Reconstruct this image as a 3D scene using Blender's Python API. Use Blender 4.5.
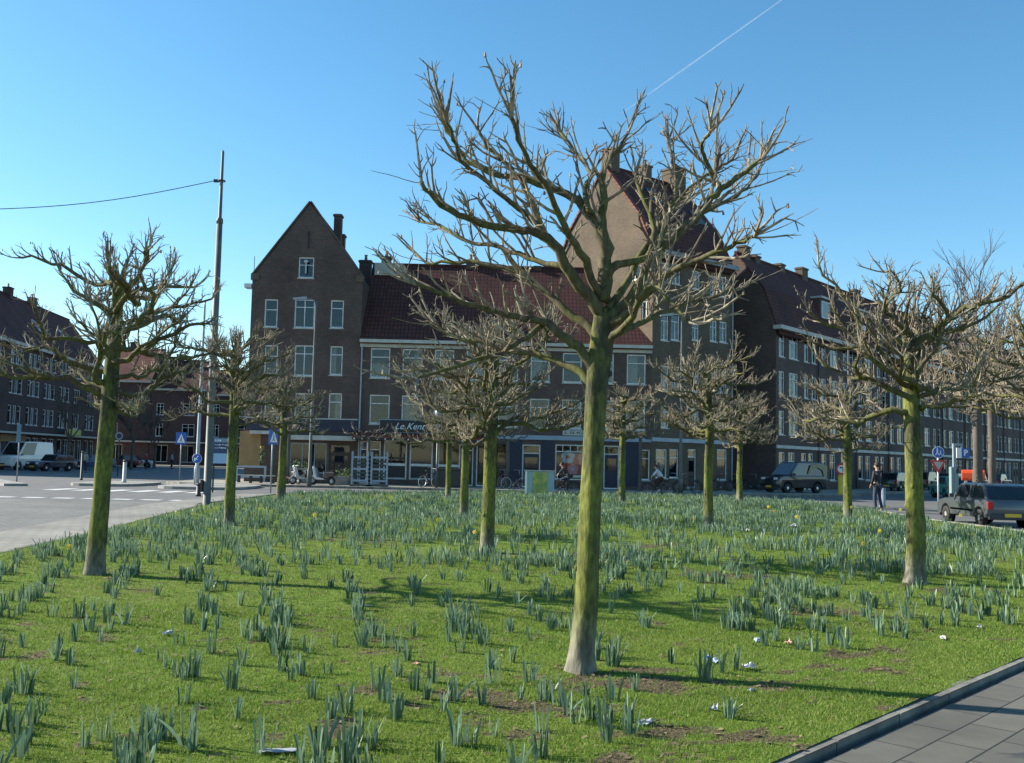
import bpy, bmesh, math, random
import numpy as np
from mathutils import Vector, Matrix
from mathutils.geometry import tessellate_polygon

for _o in list(bpy.data.objects):
    bpy.data.objects.remove(_o)
scn = bpy.context.scene
COL = scn.collection
PI = math.pi

# ------------------------------------------------------------------ camera
CAM = Vector((0.0, 0.0, 1.75)); FPX = 995.0
PITCH = math.radians(4.54); ROLL = math.radians(1.29)
_f = Vector((0, math.cos(PITCH), math.sin(PITCH)))
_r0 = Vector((1, 0, 0)); _u0 = Vector((0, -math.sin(PITCH), math.cos(PITCH)))
_r = _r0 * math.cos(ROLL) + _u0 * math.sin(ROLL)
_u = -_r0 * math.sin(ROLL) + _u0 * math.cos(ROLL)
cd = bpy.data.cameras.new('camera'); cam = bpy.data.objects.new('camera', cd)
COL.objects.link(cam)
cam.matrix_world = Matrix(((_r.x, _u.x, -_f.x, CAM.x), (_r.y, _u.y, -_f.y, CAM.y),
                           (_r.z, _u.z, -_f.z, CAM.z), (0, 0, 0, 1)))
cd.sensor_width = 36; cd.lens = FPX / 1024 * 36
cd.clip_start = 0.1; cd.clip_end = 20000
scn.camera = cam

# ------------------------------------------------------------------ light
SUN_EL = math.radians(28); SUN_AZ = Vector((-0.965, 0.262)).normalized()
SUNV = Vector((SUN_AZ.x * math.cos(SUN_EL), SUN_AZ.y * math.cos(SUN_EL), math.sin(SUN_EL)))
w = bpy.data.worlds.new('World'); scn.world = w; w.use_nodes = True
nt = w.node_tree; bg = nt.nodes['Background']
sky = nt.nodes.new('ShaderNodeTexSky'); sky.sky_type = 'NISHITA'
sky.sun_disc = False; sky.sun_elevation = SUN_EL
sky.sun_rotation = math.atan2(SUN_AZ.x, SUN_AZ.y) % (2 * PI)
sky.air_density = 1.0; sky.dust_density = 0.25; sky.ozone_density = 3.0
hs = nt.nodes.new('ShaderNodeHueSaturation'); hs.inputs['Saturation'].default_value = 1.2; hs.inputs['Hue'].default_value = .488; nt.links.new(sky.outputs[0], hs.inputs['Color']); nt.links.new(hs.outputs[0], bg.inputs[0]); bg.inputs[1].default_value = 0.10
sl = bpy.data.lights.new('sun', 'SUN'); sl.energy = 5.0; sl.angle = math.radians(0.5)
sl.color = (1.0, 0.93, 0.81)
so = bpy.data.objects.new('sun', sl); COL.objects.link(so)
so.rotation_mode = 'QUATERNION'; so.rotation_quaternion = SUNV.to_track_quat('Z', 'Y')
so.location = (-30, 8, 40)
scn.view_settings.view_transform = 'Standard'; scn.view_settings.look = 'None'
scn.view_settings.gamma = 1; scn.view_settings.exposure = 1.06
scn.view_settings.use_curve_mapping = False

# ------------------------------------------------------------------ helpers
def ray(px, py):
    return _f * FPX + _r * (px - 512) + _u * (381.5 - py)
def P(px, py, Y):                       # the point at depth Y seen at this pixel
    d = ray(px, py); return CAM + d * (Y / d.y)
def G(px, py, z=0.0):                   # the ground point seen at this pixel
    d = ray(px, py); return CAM + d * ((z - CAM.z) / d.z)
def onplane(px, py, o, ang):            # local (x, z) on a facade through o with heading ang
    n = Vector((math.sin(ang), -math.cos(ang), 0)); d = ray(px, py)
    o = Vector((o[0], o[1], 0)); t = (o - CAM).dot(n) / d.dot(n); p = CAM + d * t - o
    return p.x * math.cos(ang) + p.y * math.sin(ang), p.z

def tag(o, label=None, cat=None, group=None, kind=None):
    if label: o['label'] = label
    if cat: o['category'] = cat
    if group: o['group'] = group
    if kind: o['kind'] = kind
    return o
def thing(name, label, cat, loc=(0, 0, 0), rz=0, group=None):
    o = bpy.data.objects.new(name, None); COL.objects.link(o)
    o.empty_display_size = 0.3
    o.location = loc; o.rotation_euler = (0, 0, rz)
    return tag(o, label, cat, group)
def link(name, me, parent=None, loc=None, rot=None):
    o = bpy.data.objects.new(name, me); COL.objects.link(o)
    if parent: o.parent = parent
    if loc is not None: o.location = loc
    if rot is not None: o.rotation_euler = rot
    return o
def kids(o): return [c for c in bpy.data.objects if c.parent == o]
def copy_tree(o, parent=None):
    c = o.copy(); COL.objects.link(c)
    if parent: c.parent = parent
    for ch in kids(o): copy_tree(ch, c)
    return c

ICO = {}
class MB:
    def __init__(s): s.v = []; s.f = []
    def add(s, vs, fs):
        b = len(s.v); s.v += [tuple(p) for p in vs]; s.f += [[b + i for i in f] for f in fs]; return s
    def box(s, x0, y0, z0, x1, y1, z1):
        return s.add([(x0, y0, z0), (x1, y0, z0), (x1, y1, z0), (x0, y1, z0), (x0, y0, z1), (x1, y0, z1), (x1, y1, z1), (x0, y1, z1)],
                     [(0, 3, 2, 1), (4, 5, 6, 7), (0, 1, 5, 4), (1, 2, 6, 5), (2, 3, 7, 6), (3, 0, 4, 7)])
    def cbox(s, cx, cy, cz, sx, sy, sz):
        return s.box(cx - sx / 2, cy - sy / 2, cz - sz / 2, cx + sx / 2, cy + sy / 2, cz + sz / 2)
    def tube(s, pts, rad, n=8, cap=True, sq=None):
        pts = [Vector(p) for p in pts]
        if not hasattr(rad, '__len__'): rad = [rad] * len(pts)
        vs = []; prev = None
        for i, p in enumerate(pts):
            t = (pts[min(i + 1, len(pts) - 1)] - pts[max(i - 1, 0)])
            if t.length < 1e-9: t = Vector((0, 0, 1))
            t.normalize()
            if prev is None:
                a = Vector((0, 0, 1)) if abs(t.z) < .9 else Vector((1, 0, 0))
                x = t.cross(a).normalized()
            else:
                x = (prev - t * prev.dot(t))
                x = x.normalized() if x.length > 1e-6 else t.orthogonal().normalized()
            prev = x; y = t.cross(x)
            for k in range(n):
                an = 2 * PI * k / n
                vs.append(p + (x * math.cos(an) + y * math.sin(an)) * rad[i])
        fs = []
        for i in range(len(pts) - 1):
            for k in range(n):
                a = i * n + k; b = i * n + (k + 1) % n
                fs.append((a, b, b + n, a + n))
        if cap:
            fs.append(list(range(n))[::-1]); m = (len(pts) - 1) * n
            fs.append(list(range(m, m + n)))
        return s.add(vs, fs)
    def lathe(s, prof, n=16, c=(0, 0, 0), axis='z'):
        vs = []
        for r, z in prof:
            for k in range(n):
                a = 2 * PI * k / n; q = (r * math.cos(a), r * math.sin(a), z)
                if axis == 'y': q = (q[0], z, q[1])
                if axis == 'x': q = (z, q[0], q[1])
                vs.append((q[0] + c[0], q[1] + c[1], q[2] + c[2]))
        fs = [(i * n + k, i * n + (k + 1) % n, (i + 1) * n + (k + 1) % n, (i + 1) * n + k) for i in range(len(prof) - 1) for k in range(n)]
        if prof[0][0] > 1e-6: fs.append(list(range(n))[::-1])
        if prof[-1][0] > 1e-6: fs.append(list(range((len(prof) - 1) * n, len(prof) * n)))
        return s.add(vs, fs)
    def ring(s, R, r, c=(0, 0, 0), axis='y', n=24, m=6):
        vs = []
        for i in range(n):
            a = 2 * PI * i / n
            for j in range(m):
                b = 2 * PI * j / m; q = ((R + r * math.cos(b)) * math.cos(a), (R + r * math.cos(b)) * math.sin(a), r * math.sin(b))
                if axis == 'y': q = (q[0], q[2], q[1])
                if axis == 'x': q = (q[2], q[0], q[1])
                vs.append((q[0] + c[0], q[1] + c[1], q[2] + c[2]))
        return s.add(vs, [(i * m + j, ((i + 1) % n) * m + j, ((i + 1) % n) * m + (j + 1) % m, i * m + (j + 1) % m) for i in range(n) for j in range(m)])
    def prism(s, poly, y0, y1, plane='xz'):
        # poly (a,b) outline extruded; plane xz -> along y, xy -> along z, yz -> along x
        def m3(a, b, h):
            return (a, h, b) if plane == 'xz' else ((a, b, h) if plane == 'xy' else (h, a, b))
        n = len(poly)
        vs = [m3(a, b, y0) for a, b in poly] + [m3(a, b, y1) for a, b in poly]
        tr = tessellate_polygon([[Vector((a, b, 0)) for a, b in poly]])
        fs = [tuple(t) for t in tr] + [tuple(i + n for i in t)[::-1] for t in tr]
        fs += [(i, (i + 1) % n, (i + 1) % n + n, i + n) for i in range(n)]
        return s.add(vs, fs)
    def slab(s, q, th):
        q = [Vector(p) for p in q]; nn = (q[1] - q[0]).cross(q[3] - q[0]).normalized()
        return s.add(q + [p - nn * th for p in q], [(0, 1, 2, 3), (7, 6, 5, 4), (0, 4, 5, 1), (1, 5, 6, 2), (2, 6, 7, 3), (3, 7, 4, 0)])
    def blob(s, c, r, sub=1, rnd=None, jit=0.0):
        if sub not in ICO:
            bm = bmesh.new()
            if sub == 0: bmesh.ops.create_cone(bm, cap_ends=True, segments=4, radius1=1, radius2=.6, depth=2)
            else: bmesh.ops.create_icosphere(bm, subdivisions=sub, radius=1)
            ICO[sub] = ([tuple(v.co) for v in bm.verts], [[v.index for v in f.verts] for f in bm.faces]); bm.free()
        rx, ry, rz = r if hasattr(r, '__len__') else (r, r, r)
        vs = []
        for x, y, z in ICO[sub][0]:
            k = 1 + (rnd.uniform(-jit, jit) if rnd else 0)
            vs.append((c[0] + x * rx * k, c[1] + y * ry * k, c[2] + z * rz * k))
        return s.add(vs, ICO[sub][1])
    def mesh(s, name, mat, smooth=False, fix=True):
        me = bpy.data.meshes.new(name); me.from_pydata(s.v, [], s.f); me.materials.append(mat)
        if fix:
            bm = bmesh.new(); bm.from_mesh(me); bmesh.ops.recalc_face_normals(bm, faces=bm.faces); bm.to_mesh(me); bm.free()
        if smooth: me.polygons.foreach_set('use_smooth', [True] * len(me.polygons))
        me.update(); return me
    def build(s, name, mat, parent=None, smooth=False, loc=None, rot=None, bevel=0, fix=True):
        o = link(name, s.mesh(name, mat, smooth, fix), parent, loc, rot)
        if bevel:
            b = o.modifiers.new('bevel', 'BEVEL'); b.width = bevel; b.segments = 2; b.limit_method = 'ANGLE'; b.angle_limit = math.radians(40)
        return o

def npmesh(name, V, F, mat, smooth=False, attr=None):
    """V (n,3) array, F (m,k) array"""
    me = bpy.data.meshes.new(name); k = F.shape[1]
    me.vertices.add(len(V)); me.vertices.foreach_set('co', V.astype(np.float32).ravel())
    me.loops.add(F.size); me.loops.foreach_set('vertex_index', F.astype(np.int32).ravel())
    me.polygons.add(len(F)); me.polygons.foreach_set('loop_start', np.arange(0, F.size, k, dtype=np.int32))
    me.polygons.foreach_set('loop_total', np.full(len(F), k, dtype=np.int32))
    if smooth: me.polygons.foreach_set('use_smooth', np.ones(len(F), dtype=bool))
    if attr is not None:
        for an, av in attr.items():
            a = me.attributes.new(an, 'FLOAT', 'POINT'); a.data.foreach_set('value', av.astype(np.float32))
    me.materials.append(mat); me.update(calc_edges=True); me.validate(); return me

# ------------------------------------------------------------------ materials
def newmat(name):
    m = bpy.data.materials.new(name); m.use_nodes = True
    t = m.node_tree; b = t.nodes['Principled BSDF']; return m, t, b
def N(t, kind, **kw):
    n = t.nodes.new(kind)
    for k, v in kw.items():
        if k.startswith('i_'): n.inputs[k[2:].replace('_', ' ')].default_value = v
        else: setattr(n, k, v)
    return n
def mat(name, c, rough=.6, c2=None, scale=5., metal=0., bump=0., spec=.5, coat=0., detail=4., obj=True, lo=.35, hi=.65):
    m, t, b = newmat(name)
    b.inputs['Roughness'].default_value = rough; b.inputs['Metallic'].default_value = metal
    b.inputs['Specular IOR Level'].default_value = spec
    if coat: b.inputs['Coat Weight'].default_value = coat; b.inputs['Coat Roughness'].default_value = .05
    b.inputs['Base Color'].default_value = (*c, 1)
    if c2 or bump:
        tc = N(t, 'ShaderNodeTexCoord'); nz = N(t, 'ShaderNodeTexNoise'); nz.inputs['Scale'].default_value = scale; nz.inputs['Detail'].default_value = detail
        t.links.new(tc.outputs['Object'], nz.inputs['Vector'])
        if c2:
            mr = N(t, 'ShaderNodeMapRange'); mr.inputs[1].default_value = lo; mr.inputs[2].default_value = hi
            mx = N(t, 'ShaderNodeMix', data_type='RGBA'); mx.inputs[6].default_value = (*c, 1); mx.inputs[7].default_value = (*c2, 1)
            t.links.new(nz.outputs['Fac'], mr.inputs[0]); t.links.new(mr.outputs[0], mx.inputs[0]); t.links.new(mx.outputs[2], b.inputs['Base Color'])
        if bump:
            bp = N(t, 'ShaderNodeBump'); bp.inputs['Strength'].default_value = 1; bp.inputs['Distance'].default_value = bump
            t.links.new(nz.outputs['Fac'], bp.inputs['Height']); t.links.new(bp.outputs[0], b.inputs['Normal'])
    return m
def brickmat(name, c1, c2, mortar, bw=.22, bh=.065, ms=.008, big=(.68, 1.25), axis='sum', rough=.85, rotz=None, off=.5, bump=.004, spec=.3, bigscale=.35):
    m, t, b = newmat(name); b.inputs['Roughness'].default_value = rough; b.inputs['Specular IOR Level'].default_value = spec
    tc = N(t, 'ShaderNodeTexCoord')
    br = N(t, 'ShaderNodeTexBrick'); br.offset = off
    br.inputs['Scale'].default_value = 1; br.inputs['Brick Width'].default_value = bw; br.inputs['Row Height'].default_value = bh
    br.inputs['Mortar Size'].default_value = ms; br.inputs['Mortar Smooth'].default_value = .2; br.inputs['Bias'].default_value = 0
    br.inputs['Color1'].default_value = (*c1, 1); br.inputs['Color2'].default_value = (*c2, 1); br.inputs['Mortar'].default_value = (*mortar, 1)
    if axis == 'flat':
        mp = N(t, 'ShaderNodeMapping'); mp.inputs['Rotation'].default_value = (0, 0, rotz or 0)
        t.links.new(tc.outputs['Object'], mp.inputs[0]); t.links.new(mp.outputs[0], br.inputs['Vector'])
    else:
        sx = N(t, 'ShaderNodeSeparateXYZ'); t.links.new(tc.outputs['Object'], sx.inputs[0])
        cb = N(t, 'ShaderNodeCombineXYZ')
        if axis == 'sum':
            ad = N(t, 'ShaderNodeMath', operation='ADD'); t.links.new(sx.outputs[0], ad.inputs[0]); t.links.new(sx.outputs[1], ad.inputs[1])
            t.links.new(ad.outputs[0], cb.inputs[0])
        else: t.links.new(sx.outputs[0 if axis == 'x' else 1], cb.inputs[0])
        t.links.new(sx.outputs[2], cb.inputs[1]); t.links.new(cb.outputs[0], br.inputs['Vector'])
    nz = N(t, 'ShaderNodeTexNoise'); nz.inputs['Scale'].default_value = bigscale; nz.inputs['Detail'].default_value = 6; nz.inputs['Roughness'].default_value = .65
    t.links.new(tc.outputs['Object'], nz.inputs['Vector'])
    mr = N(t, 'ShaderNodeMapRange'); mr.inputs[1].default_value = .3; mr.inputs[2].default_value = .7; mr.inputs[3].default_value = big[0]; mr.inputs[4].default_value = big[1]
    t.links.new(nz.outputs['Fac'], mr.inputs[0])
    mx = N(t, 'ShaderNodeVectorMath', operation='SCALE'); t.links.new(br.outputs['Color'], mx.inputs[0]); t.links.new(mr.outputs[0], mx.inputs['Scale'])
    t.links.new(mx.outputs[0], b.inputs['Base Color'])
    bp = N(t, 'ShaderNodeBump'); bp.invert = True; bp.inputs['Strength'].default_value = .7; bp.inputs['Distance'].default_value = bump
    t.links.new(br.outputs['Fac'], bp.inputs['Height']); t.links.new(bp.outputs[0], b.inputs['Normal'])
    return m

M = {}
M['brick'] = brickmat('brick_brown', (.125, .078, .062), (.080, .053, .045), (.12, .10, .088))
M['brick_tower'] = brickmat('brick_tower', (.130, .092, .060), (.088, .062, .043), (.15, .125, .09))
M['brick_left'] = brickmat('brick_left', (.092, .048, .044), (.065, .036, .034), (.10, .08, .075))
M['tile_x'] = brickmat('roof_tile_x', (.122, .040, .032), (.082, .030, .026), (.048, .020, .017), bw=.24, bh=.27, ms=.035, axis='x', off=0, bump=.03)
M['tile_y'] = brickmat('roof_tile_y', (.115, .038, .030), (.080, .028, .024), (.035, .015, .014), bw=.24, bh=.27, ms=.035, axis='y', off=0, bump=.03)
M['tile_red'] = brickmat('roof_tile_red', (.24, .085, .06), (.19, .065, .048), (.09, .035, .03), bw=.24, bh=.27, ms=.035, axis='x', off=0, bump=.03)
M['white'] = mat('painted_white', (.80, .80, .77), .5, (.58, .59, .57), 3)
M['offwhite'] = mat('weathered_cream', (.50, .49, .43), .6, (.40, .39, .34), 2)
M['greyblue'] = mat('painted_grey_blue', (.30, .37, .42), .45, (.25, .31, .36), 2)
M['darkblue'] = mat('painted_dark_blue', (.017, .021, .045), .5, (.013, .017, .036), 2)
M['ochre'] = mat('ochre_render', (.33, .21, .09), .8, (.26, .16, .07), 2)
M['wood_dark'] = mat('dark_brown_wood', (.055, .028, .018), .5, (.04, .02, .014), 4)
M['black'] = mat('black_paint', (.015, .015, .017), .45)
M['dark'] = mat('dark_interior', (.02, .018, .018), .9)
M['sign_blue'] = mat('sign_blue', (.015, .10, .42), .35)
M['sign_white'] = mat('sign_white', (.80, .80, .80), .4)
M['sign_red'] = mat('sign_red', (.60, .03, .02), .4)
M['yellow'] = mat('yellow_paint', (.75, .50, .04), .45, (.62, .40, .04), 3)
M['steel'] = mat('galvanised_steel', (.36, .39, .41), .5, (.27, .30, .32), 3, metal=.2)
M['pole_grey'] = mat('grey_pole_paint', (.125, .13, .115), .6, (.08, .086, .076), 2)
M['pole_dark'] = mat('dark_green_paint', (.03, .055, .05), .45)
M['curtain'] = mat('net_curtain', (.36, .34, .29), .9, (.20, .19, .165), 8)
M['orange'] = mat('orange_red_paint', (.75, .09, .02), .35, (.65, .075, .02), 4)
M['concrete'] = mat('concrete', (.30, .29, .26), .85, (.22, .21, .19), 4, bump=.002)
M['copper'] = mat('lead_flashing', (.22, .25, .27), .5, (.16, .18, .20), 2)
M['rubber'] = mat('tyre_rubber', (.018, .018, .018), .8)
M['alloy'] = mat('wheel_metal', (.60, .60, .60), .35, metal=.6)
M['chrome'] = mat('chrome', (.6, .6, .6), .2, metal=.9)
M['carglass'] = mat('car_glass', (.012, .016, .02), .04, spec=.9)
M['redlamp'] = mat('red_lamp', (.45, .01, .01), .15)
M['clearlamp'] = mat('clear_lamp', (.65, .68, .70), .1, spec=.9)
M['plate_y'] = mat('yellow_plate', (.70, .45, .03), .5)
M['plastic_dk'] = mat('dark_plastic', (.035, .037, .04), .55)
M['paper'] = mat('litter_paper', (.46, .47, .49), .7, (.28, .29, .31), 16)
# window glass: mirror-like reflection over see-through pane
m, t, b = newmat('window_glass'); t.nodes.remove(b)
g = N(t, 'ShaderNodeBsdfGlossy'); g.inputs['Roughness'].default_value = .03; g.inputs['Color'].default_value = (.85, .92, .95, 1)
tr = N(t, 'ShaderNodeBsdfTransparent'); tr.inputs['Color'].default_value = (.84, .85, .84, 1)
lw = N(t, 'ShaderNodeLayerWeight'); lw.inputs['Blend'].default_value = .5
mr = N(t, 'ShaderNodeMapRange'); mr.inputs[3].default_value = .045; mr.inputs[4].default_value = .45; pw = N(t, 'ShaderNodeMath', operation='POWER'); pw.inputs[1].default_value = 4.0
mx = N(t, 'ShaderNodeMixShader'); t.links.new(lw.outputs['Facing'], pw.inputs[0]); t.links.new(pw.outputs[0], mr.inputs[0]); t.links.new(mr.outputs[0], mx.inputs[0])
t.links.new(tr.outputs[0], mx.inputs[1]); t.links.new(g.outputs[0], mx.inputs[2]); t.links.new(mx.outputs[0], t.nodes['Material Output'].inputs[0])
M['glass'] = m

def barkmat(name, c_green, c_grey, base=None, gscale=3., lo=.4, hi=.6, bump=.006):
    m, t, b = newmat(name); b.inputs['Roughness'].default_value = .9; b.inputs['Specular IOR Level'].default_value = .2
    tc = N(t, 'ShaderNodeTexCoord'); mp = N(t, 'ShaderNodeMapping'); mp.inputs['Scale'].default_value = (1, 1, .35)
    t.links.new(tc.outputs['Object'], mp.inputs[0])
    nz = N(t, 'ShaderNodeTexNoise'); nz.inputs['Scale'].default_value = gscale; nz.inputs['Detail'].default_value = 6; nz.inputs['Roughness'].default_value = .65
    t.links.new(mp.outputs[0], nz.inputs['Vector'])
    mr = N(t, 'ShaderNodeMapRange'); mr.inputs[1].default_value = lo; mr.inputs[2].default_value = hi
    t.links.new(nz.outputs['Fac'], mr.inputs[0])
    mx = N(t, 'ShaderNodeMix', data_type='RGBA'); mx.inputs[6].default_value = (*c_green, 1); mx.inputs[7].default_value = (*c_grey, 1)
    t.links.new(mr.outputs[0], mx.inputs[0]); out = mx.outputs[2]
    if base:
        sx = N(t, 'ShaderNodeSeparateXYZ'); t.links.new(tc.outputs['Object'], sx.inputs[0])
        ad = N(t, 'ShaderNodeMath', operation='ADD'); t.links.new(sx.outputs[2], ad.inputs[0])
        ml = N(t, 'ShaderNodeMath', operation='MULTIPLY'); ml.inputs[1].default_value = 1.0; t.links.new(nz.outputs['Fac'], ml.inputs[0]); t.links.new(ml.outputs[0], ad.inputs[1])
        m2 = N(t, 'ShaderNodeMapRange'); m2.inputs[1].default_value = .58; m2.inputs[2].default_value = .98; m2.inputs[3].default_value = 1; m2.inputs[4].default_value = 0
        t.links.new(ad.outputs[0], m2.inputs[0])
        mb = N(t, 'ShaderNodeMix', data_type='RGBA'); t.links.new(m2.outputs[0], mb.inputs[0]); t.links.new(out, mb.inputs[6]); mb.inputs[7].default_value = (*base, 1)
        out = mb.outputs[2]
    n2 = N(t, 'ShaderNodeTexNoise'); n2.inputs['Scale'].default_value = 28; n2.inputs['Detail'].default_value = 5
    t.links.new(mp.outputs[0], n2.inputs['Vector'])
    m3 = N(t, 'ShaderNodeMapRange'); m3.inputs[1].default_value = .3; m3.inputs[2].default_value = .7; m3.inputs[3].default_value = .55; m3.inputs[4].default_value = 1.32
    t.links.new(n2.outputs['Fac'], m3.inputs[0])
    sc = N(t, 'ShaderNodeVectorMath', operation='SCALE'); t.links.new(out, sc.inputs[0]); t.links.new(m3.outputs[0], sc.inputs['Scale'])
    t.links.new(sc.outputs[0], b.inputs['Base Color'])
    bp = N(t, 'ShaderNodeBump'); bp.inputs['Distance'].default_value = bump; bp.inputs['Strength'].default_value = .8
    t.links.new(n2.outputs['Fac'], bp.inputs['Height']); t.links.new(bp.outputs[0], b.inputs['Normal'])
    return m
M['trunk'] = barkmat('algae_green_bark', (.150, .162, .038), (.062, .062, .036), base=(.21, .195, .15), lo=.44, hi=.58, bump=.012)
M['limb'] = barkmat('limb_bark', (.115, .120, .038), (.105, .085, .056), gscale=3, bump=.004)
M['twig'] = barkmat('twig_bark', (.36, .31, .22), (.15, .115, .08), gscale=5, bump=.002)
M['farbark'] = mat('grey_brown_bark', (.12, .10, .08), .9, (.09, .075, .06), 4)
# ================================================================== GROUND
rnd = random.Random(7)
RZ_TILE = -math.radians(47)
def interp(pts, y):
    ys = [p[0] for p in pts]; xs = [p[1] for p in pts]; return np.interp(y, ys, xs)
LEFT = [(-3, -7.5), (10, -8.0), (15.9, -8.2), (19.7, -8.5), (32.9, -10.1), (43.8, -9.8), (46, -8.4), (50.5, -1.1), (53, 7.3)]
RIGHT = [(-3, -6.6), (5.53, 1.38), (6.96, 2.7), (9, 4.6), (16.9, 12), (22, 13.8), (28.7, 14.4), (32.8, 14.1), (41, 14.7), (47.3, 14.5), (51.5, 12), (53, 7.4)]
M['asphalt'] = mat('asphalt', (.095, .094, .092), .9, (.135, .132, .127), 1.2, bump=.004, detail=10)
M['far_paving'] = brickmat('far_paving', (.36, .33, .27), (.31, .285, .235), (.22, .20, .17), bw=.3, bh=.3, ms=.008, axis='flat', rotz=0)
M['slabs'] = brickmat('slab_paving', (.128, .122, .100), (.100, .096, .080), (.028, .028, .026), bw=.6, bh=.3, ms=.007, axis='flat', rotz=RZ_TILE, big=(.80, 1.2), bigscale=1.7, bump=.008)
M['bricks_road'] = brickmat('road_bricks', (.20, .195, .178), (.155, .15, .138), (.10, .096, .088), bw=.30, bh=.15, ms=.012, axis='flat', rotz=math.radians(8), big=(.8, 1.15), bigscale=.5)
M['path_paving'] = brickmat('path_paving', (.27, .255, .22), (.23, .22, .19), (.14, .135, .12), bw=.3, bh=.3, ms=.01, axis='flat', rotz=math.radians(5))
M['roadpaint'] = mat('road_paint', (.70, .70, .66), .7, (.50, .50, .47), 9)
M['kerb'] = mat('kerb_concrete', (.24, .23, .19), .9, (.11, .105, .09), 3.5, bump=.003, detail=8)
def sheet(name, poly, z, m, kind='structure'):
    mb = MB(); tr = tessellate_polygon([[Vector((a, b, 0)) for a, b in poly]])
    mb.add([(a, b, z) for a, b in poly], [tuple(q) for q in tr])
    o = mb.build(name, m)
    for p in o.data.polygons:
        if p.normal.z < 0: p.flip()
    return tag(o, kind=kind)
def solid(name, poly, z0, z1, m): return tag(MB().prism(poly, z0, z1, 'xy').build(name, m), kind='structure')
sheet('ground', [(-3000, -600), (3000, -600), (3000, 5000), (-3000, 5000)], 0, M['asphalt'])

# near pavement on the right of the lawn
sheet('pavement', [(-6.9, -3), (RIGHT[1][1] + .09, 5.53), (2.79, 6.96), (4.69, 9.0), (12.1, 16.9), (15.2, 13.6), (2.5, -3)], .042, M['slabs'])
# left: light path by the grass, brick road beyond
ll = [(x - .05, y) for y, x in LEFT[:6]]
solid('path', [(x - 1.3 - (.5 if y > 18 else 0), y) for x, y in ll] + ll[::-1], 0, .05, M['path_paving'])
sheet('brick_road', [(x - 1.35 - (.5 if y > 18 else 0), y) for x, y in ll[:5]] + [(-12.3, 35.2), (-27, 35.6), (-27, -3)], .004, M['bricks_road'])
# dashes across the road
mb = MB()
for i in range(9):
    x0 = -21.0 + i * 1.06; y0 = 36.3 + .05 * i
    mb.add([(x0, y0, .008), (x0 + .72, y0, .008), (x0 + .76, y0 + .6, .008), (x0 + .04, y0 + .6, .008)], [(0, 1, 2, 3)])
for i in range(6):
    x0 = -20.6 + i * 1.25; y0 = 44.0
    mb.add([(x0, y0, .008), (x0 + .65, y0, .008), (x0 + .85, y0 + 2.2, .008), (x0 + .2, y0 + 2.2, .008)], [(0, 1, 2, 3)])
for i in range(14):
    mb.add([(-33, 62 + i * 5, .008), (-32.85, 62 + i * 5, .008), (-33.0, 64.5 + i * 5, .008), (-33.15, 64.5 + i * 5, .008)], [(0, 1, 2, 3)])
tag(mb.build('road_markings', M['roadpaint']), kind='structure')
# traffic islands and kerbs on the left
def island(x0, x1, y0, y1, h=.13):
    cx, cy = (x0 + x1) / 2, (y0 + y1) / 2; a, b_ = (x1 - x0) / 2, (y1 - y0) / 2
    return [(cx + a * math.copysign(abs(math.cos(t)) ** .6, math.cos(t)), cy + b_ * math.copysign(abs(math.sin(t)) ** .6, math.sin(t))) for t in [2 * PI * k / 24 for k in range(24)]]
solid('traffic_island', island(-22.5, -19.0, 50, 56), 0, .13, M['concrete'])
solid('traffic_island', island(-17.6, -13.2, 48.5, 55), 0, .13, M['concrete'])
solid('far_pavement', [(-50.5, 60), (-44.8, 60), (-50.5, 128), (-56.5, 128)], 0, .12, M['far_paving'])
solid('far_pavement', [(-60, 127.5), (-18, 127.5), (-18, 136), (-60, 136)], 0, .12, M['far_paving'])
solid('far_pavement', [(-34, 60.5), (-24, 47.5), (-23.2, 48.2), (-32.5, 61)], 0, .12, M['concrete'])
# the pavement in front of the houses, its kerb stone line
U4 = Vector((.65, .76, 0)).normalized(); N4 = Vector((U4.y, -U4.x, 0))
O4 = Vector((18.1, 68.0, 0))
e1 = Vector((22.3, 65.4, 0)) ; e2 = e1 + U4 * 90
front = [(-19.5, 62), (-19.5, 57.2), (-18.2, 55.6), (8, 55.4), (14, 57.6), (20.0, 60.6), (21.9, 62.4), (e1.x, e1.y), (e2.x, e2.y)]
back = [(e2.x - N4.x * 8, e2.y - N4.y * 8), (19, 75), (10, 70), (9, 66), (-17, 100), (-19.5, 100)]
solid('far_pavement', front + back, 0, .12, M['far_paving'])

def kerbline(name, pts, wid, z0, z1, m, seg=1.0, gap=.006, side=1):
    mb = MB(); rr = random.Random(3)
    for i in range(len(pts) - 1):
        a = Vector((*pts[i], 0)); b_ = Vector((*pts[i + 1], 0)); L = (b_ - a).length; n = max(1, round(L / seg)); d = (b_ - a).normalized(); nn = Vector((-d.y, d.x, 0)) * side
        for k in range(n):
            p = a + d * (L * k / n + gap); q = a + d * (L * (k + 1) / n - gap); dz = rr.uniform(-.004, .004); o2 = nn * rr.uniform(-.004, .004)
            p = p + o2; q = q + o2
            c = nn * .012
            mb.add([(*p.xy, z0), (*q.xy, z0), (*(q + nn * wid).xy, z0), (*(p + nn * wid).xy, z0),
                    (*p.xy, z1 - .015 + dz), (*q.xy, z1 - .015 + dz), (*(q + c).xy, z1 + dz), (*(p + c).xy, z1 + dz),
                    (*(q + nn * wid).xy, z1 + dz), (*(p + nn * wid).xy, z1 + dz)],
                   [(0, 1, 5, 4), (4, 5, 6, 7), (7, 6, 8, 9), (9, 8, 2, 3), (0, 4, 7, 9, 3), (1, 2, 8, 6, 5)])
    return tag(mb.build(name, m), kind='structure')
rp = [(x, y) for y, x in RIGHT]
kerbline('lawn_kerb', rp[:5], -.085, 0, .088, M['kerb'], side=-1)
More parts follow.
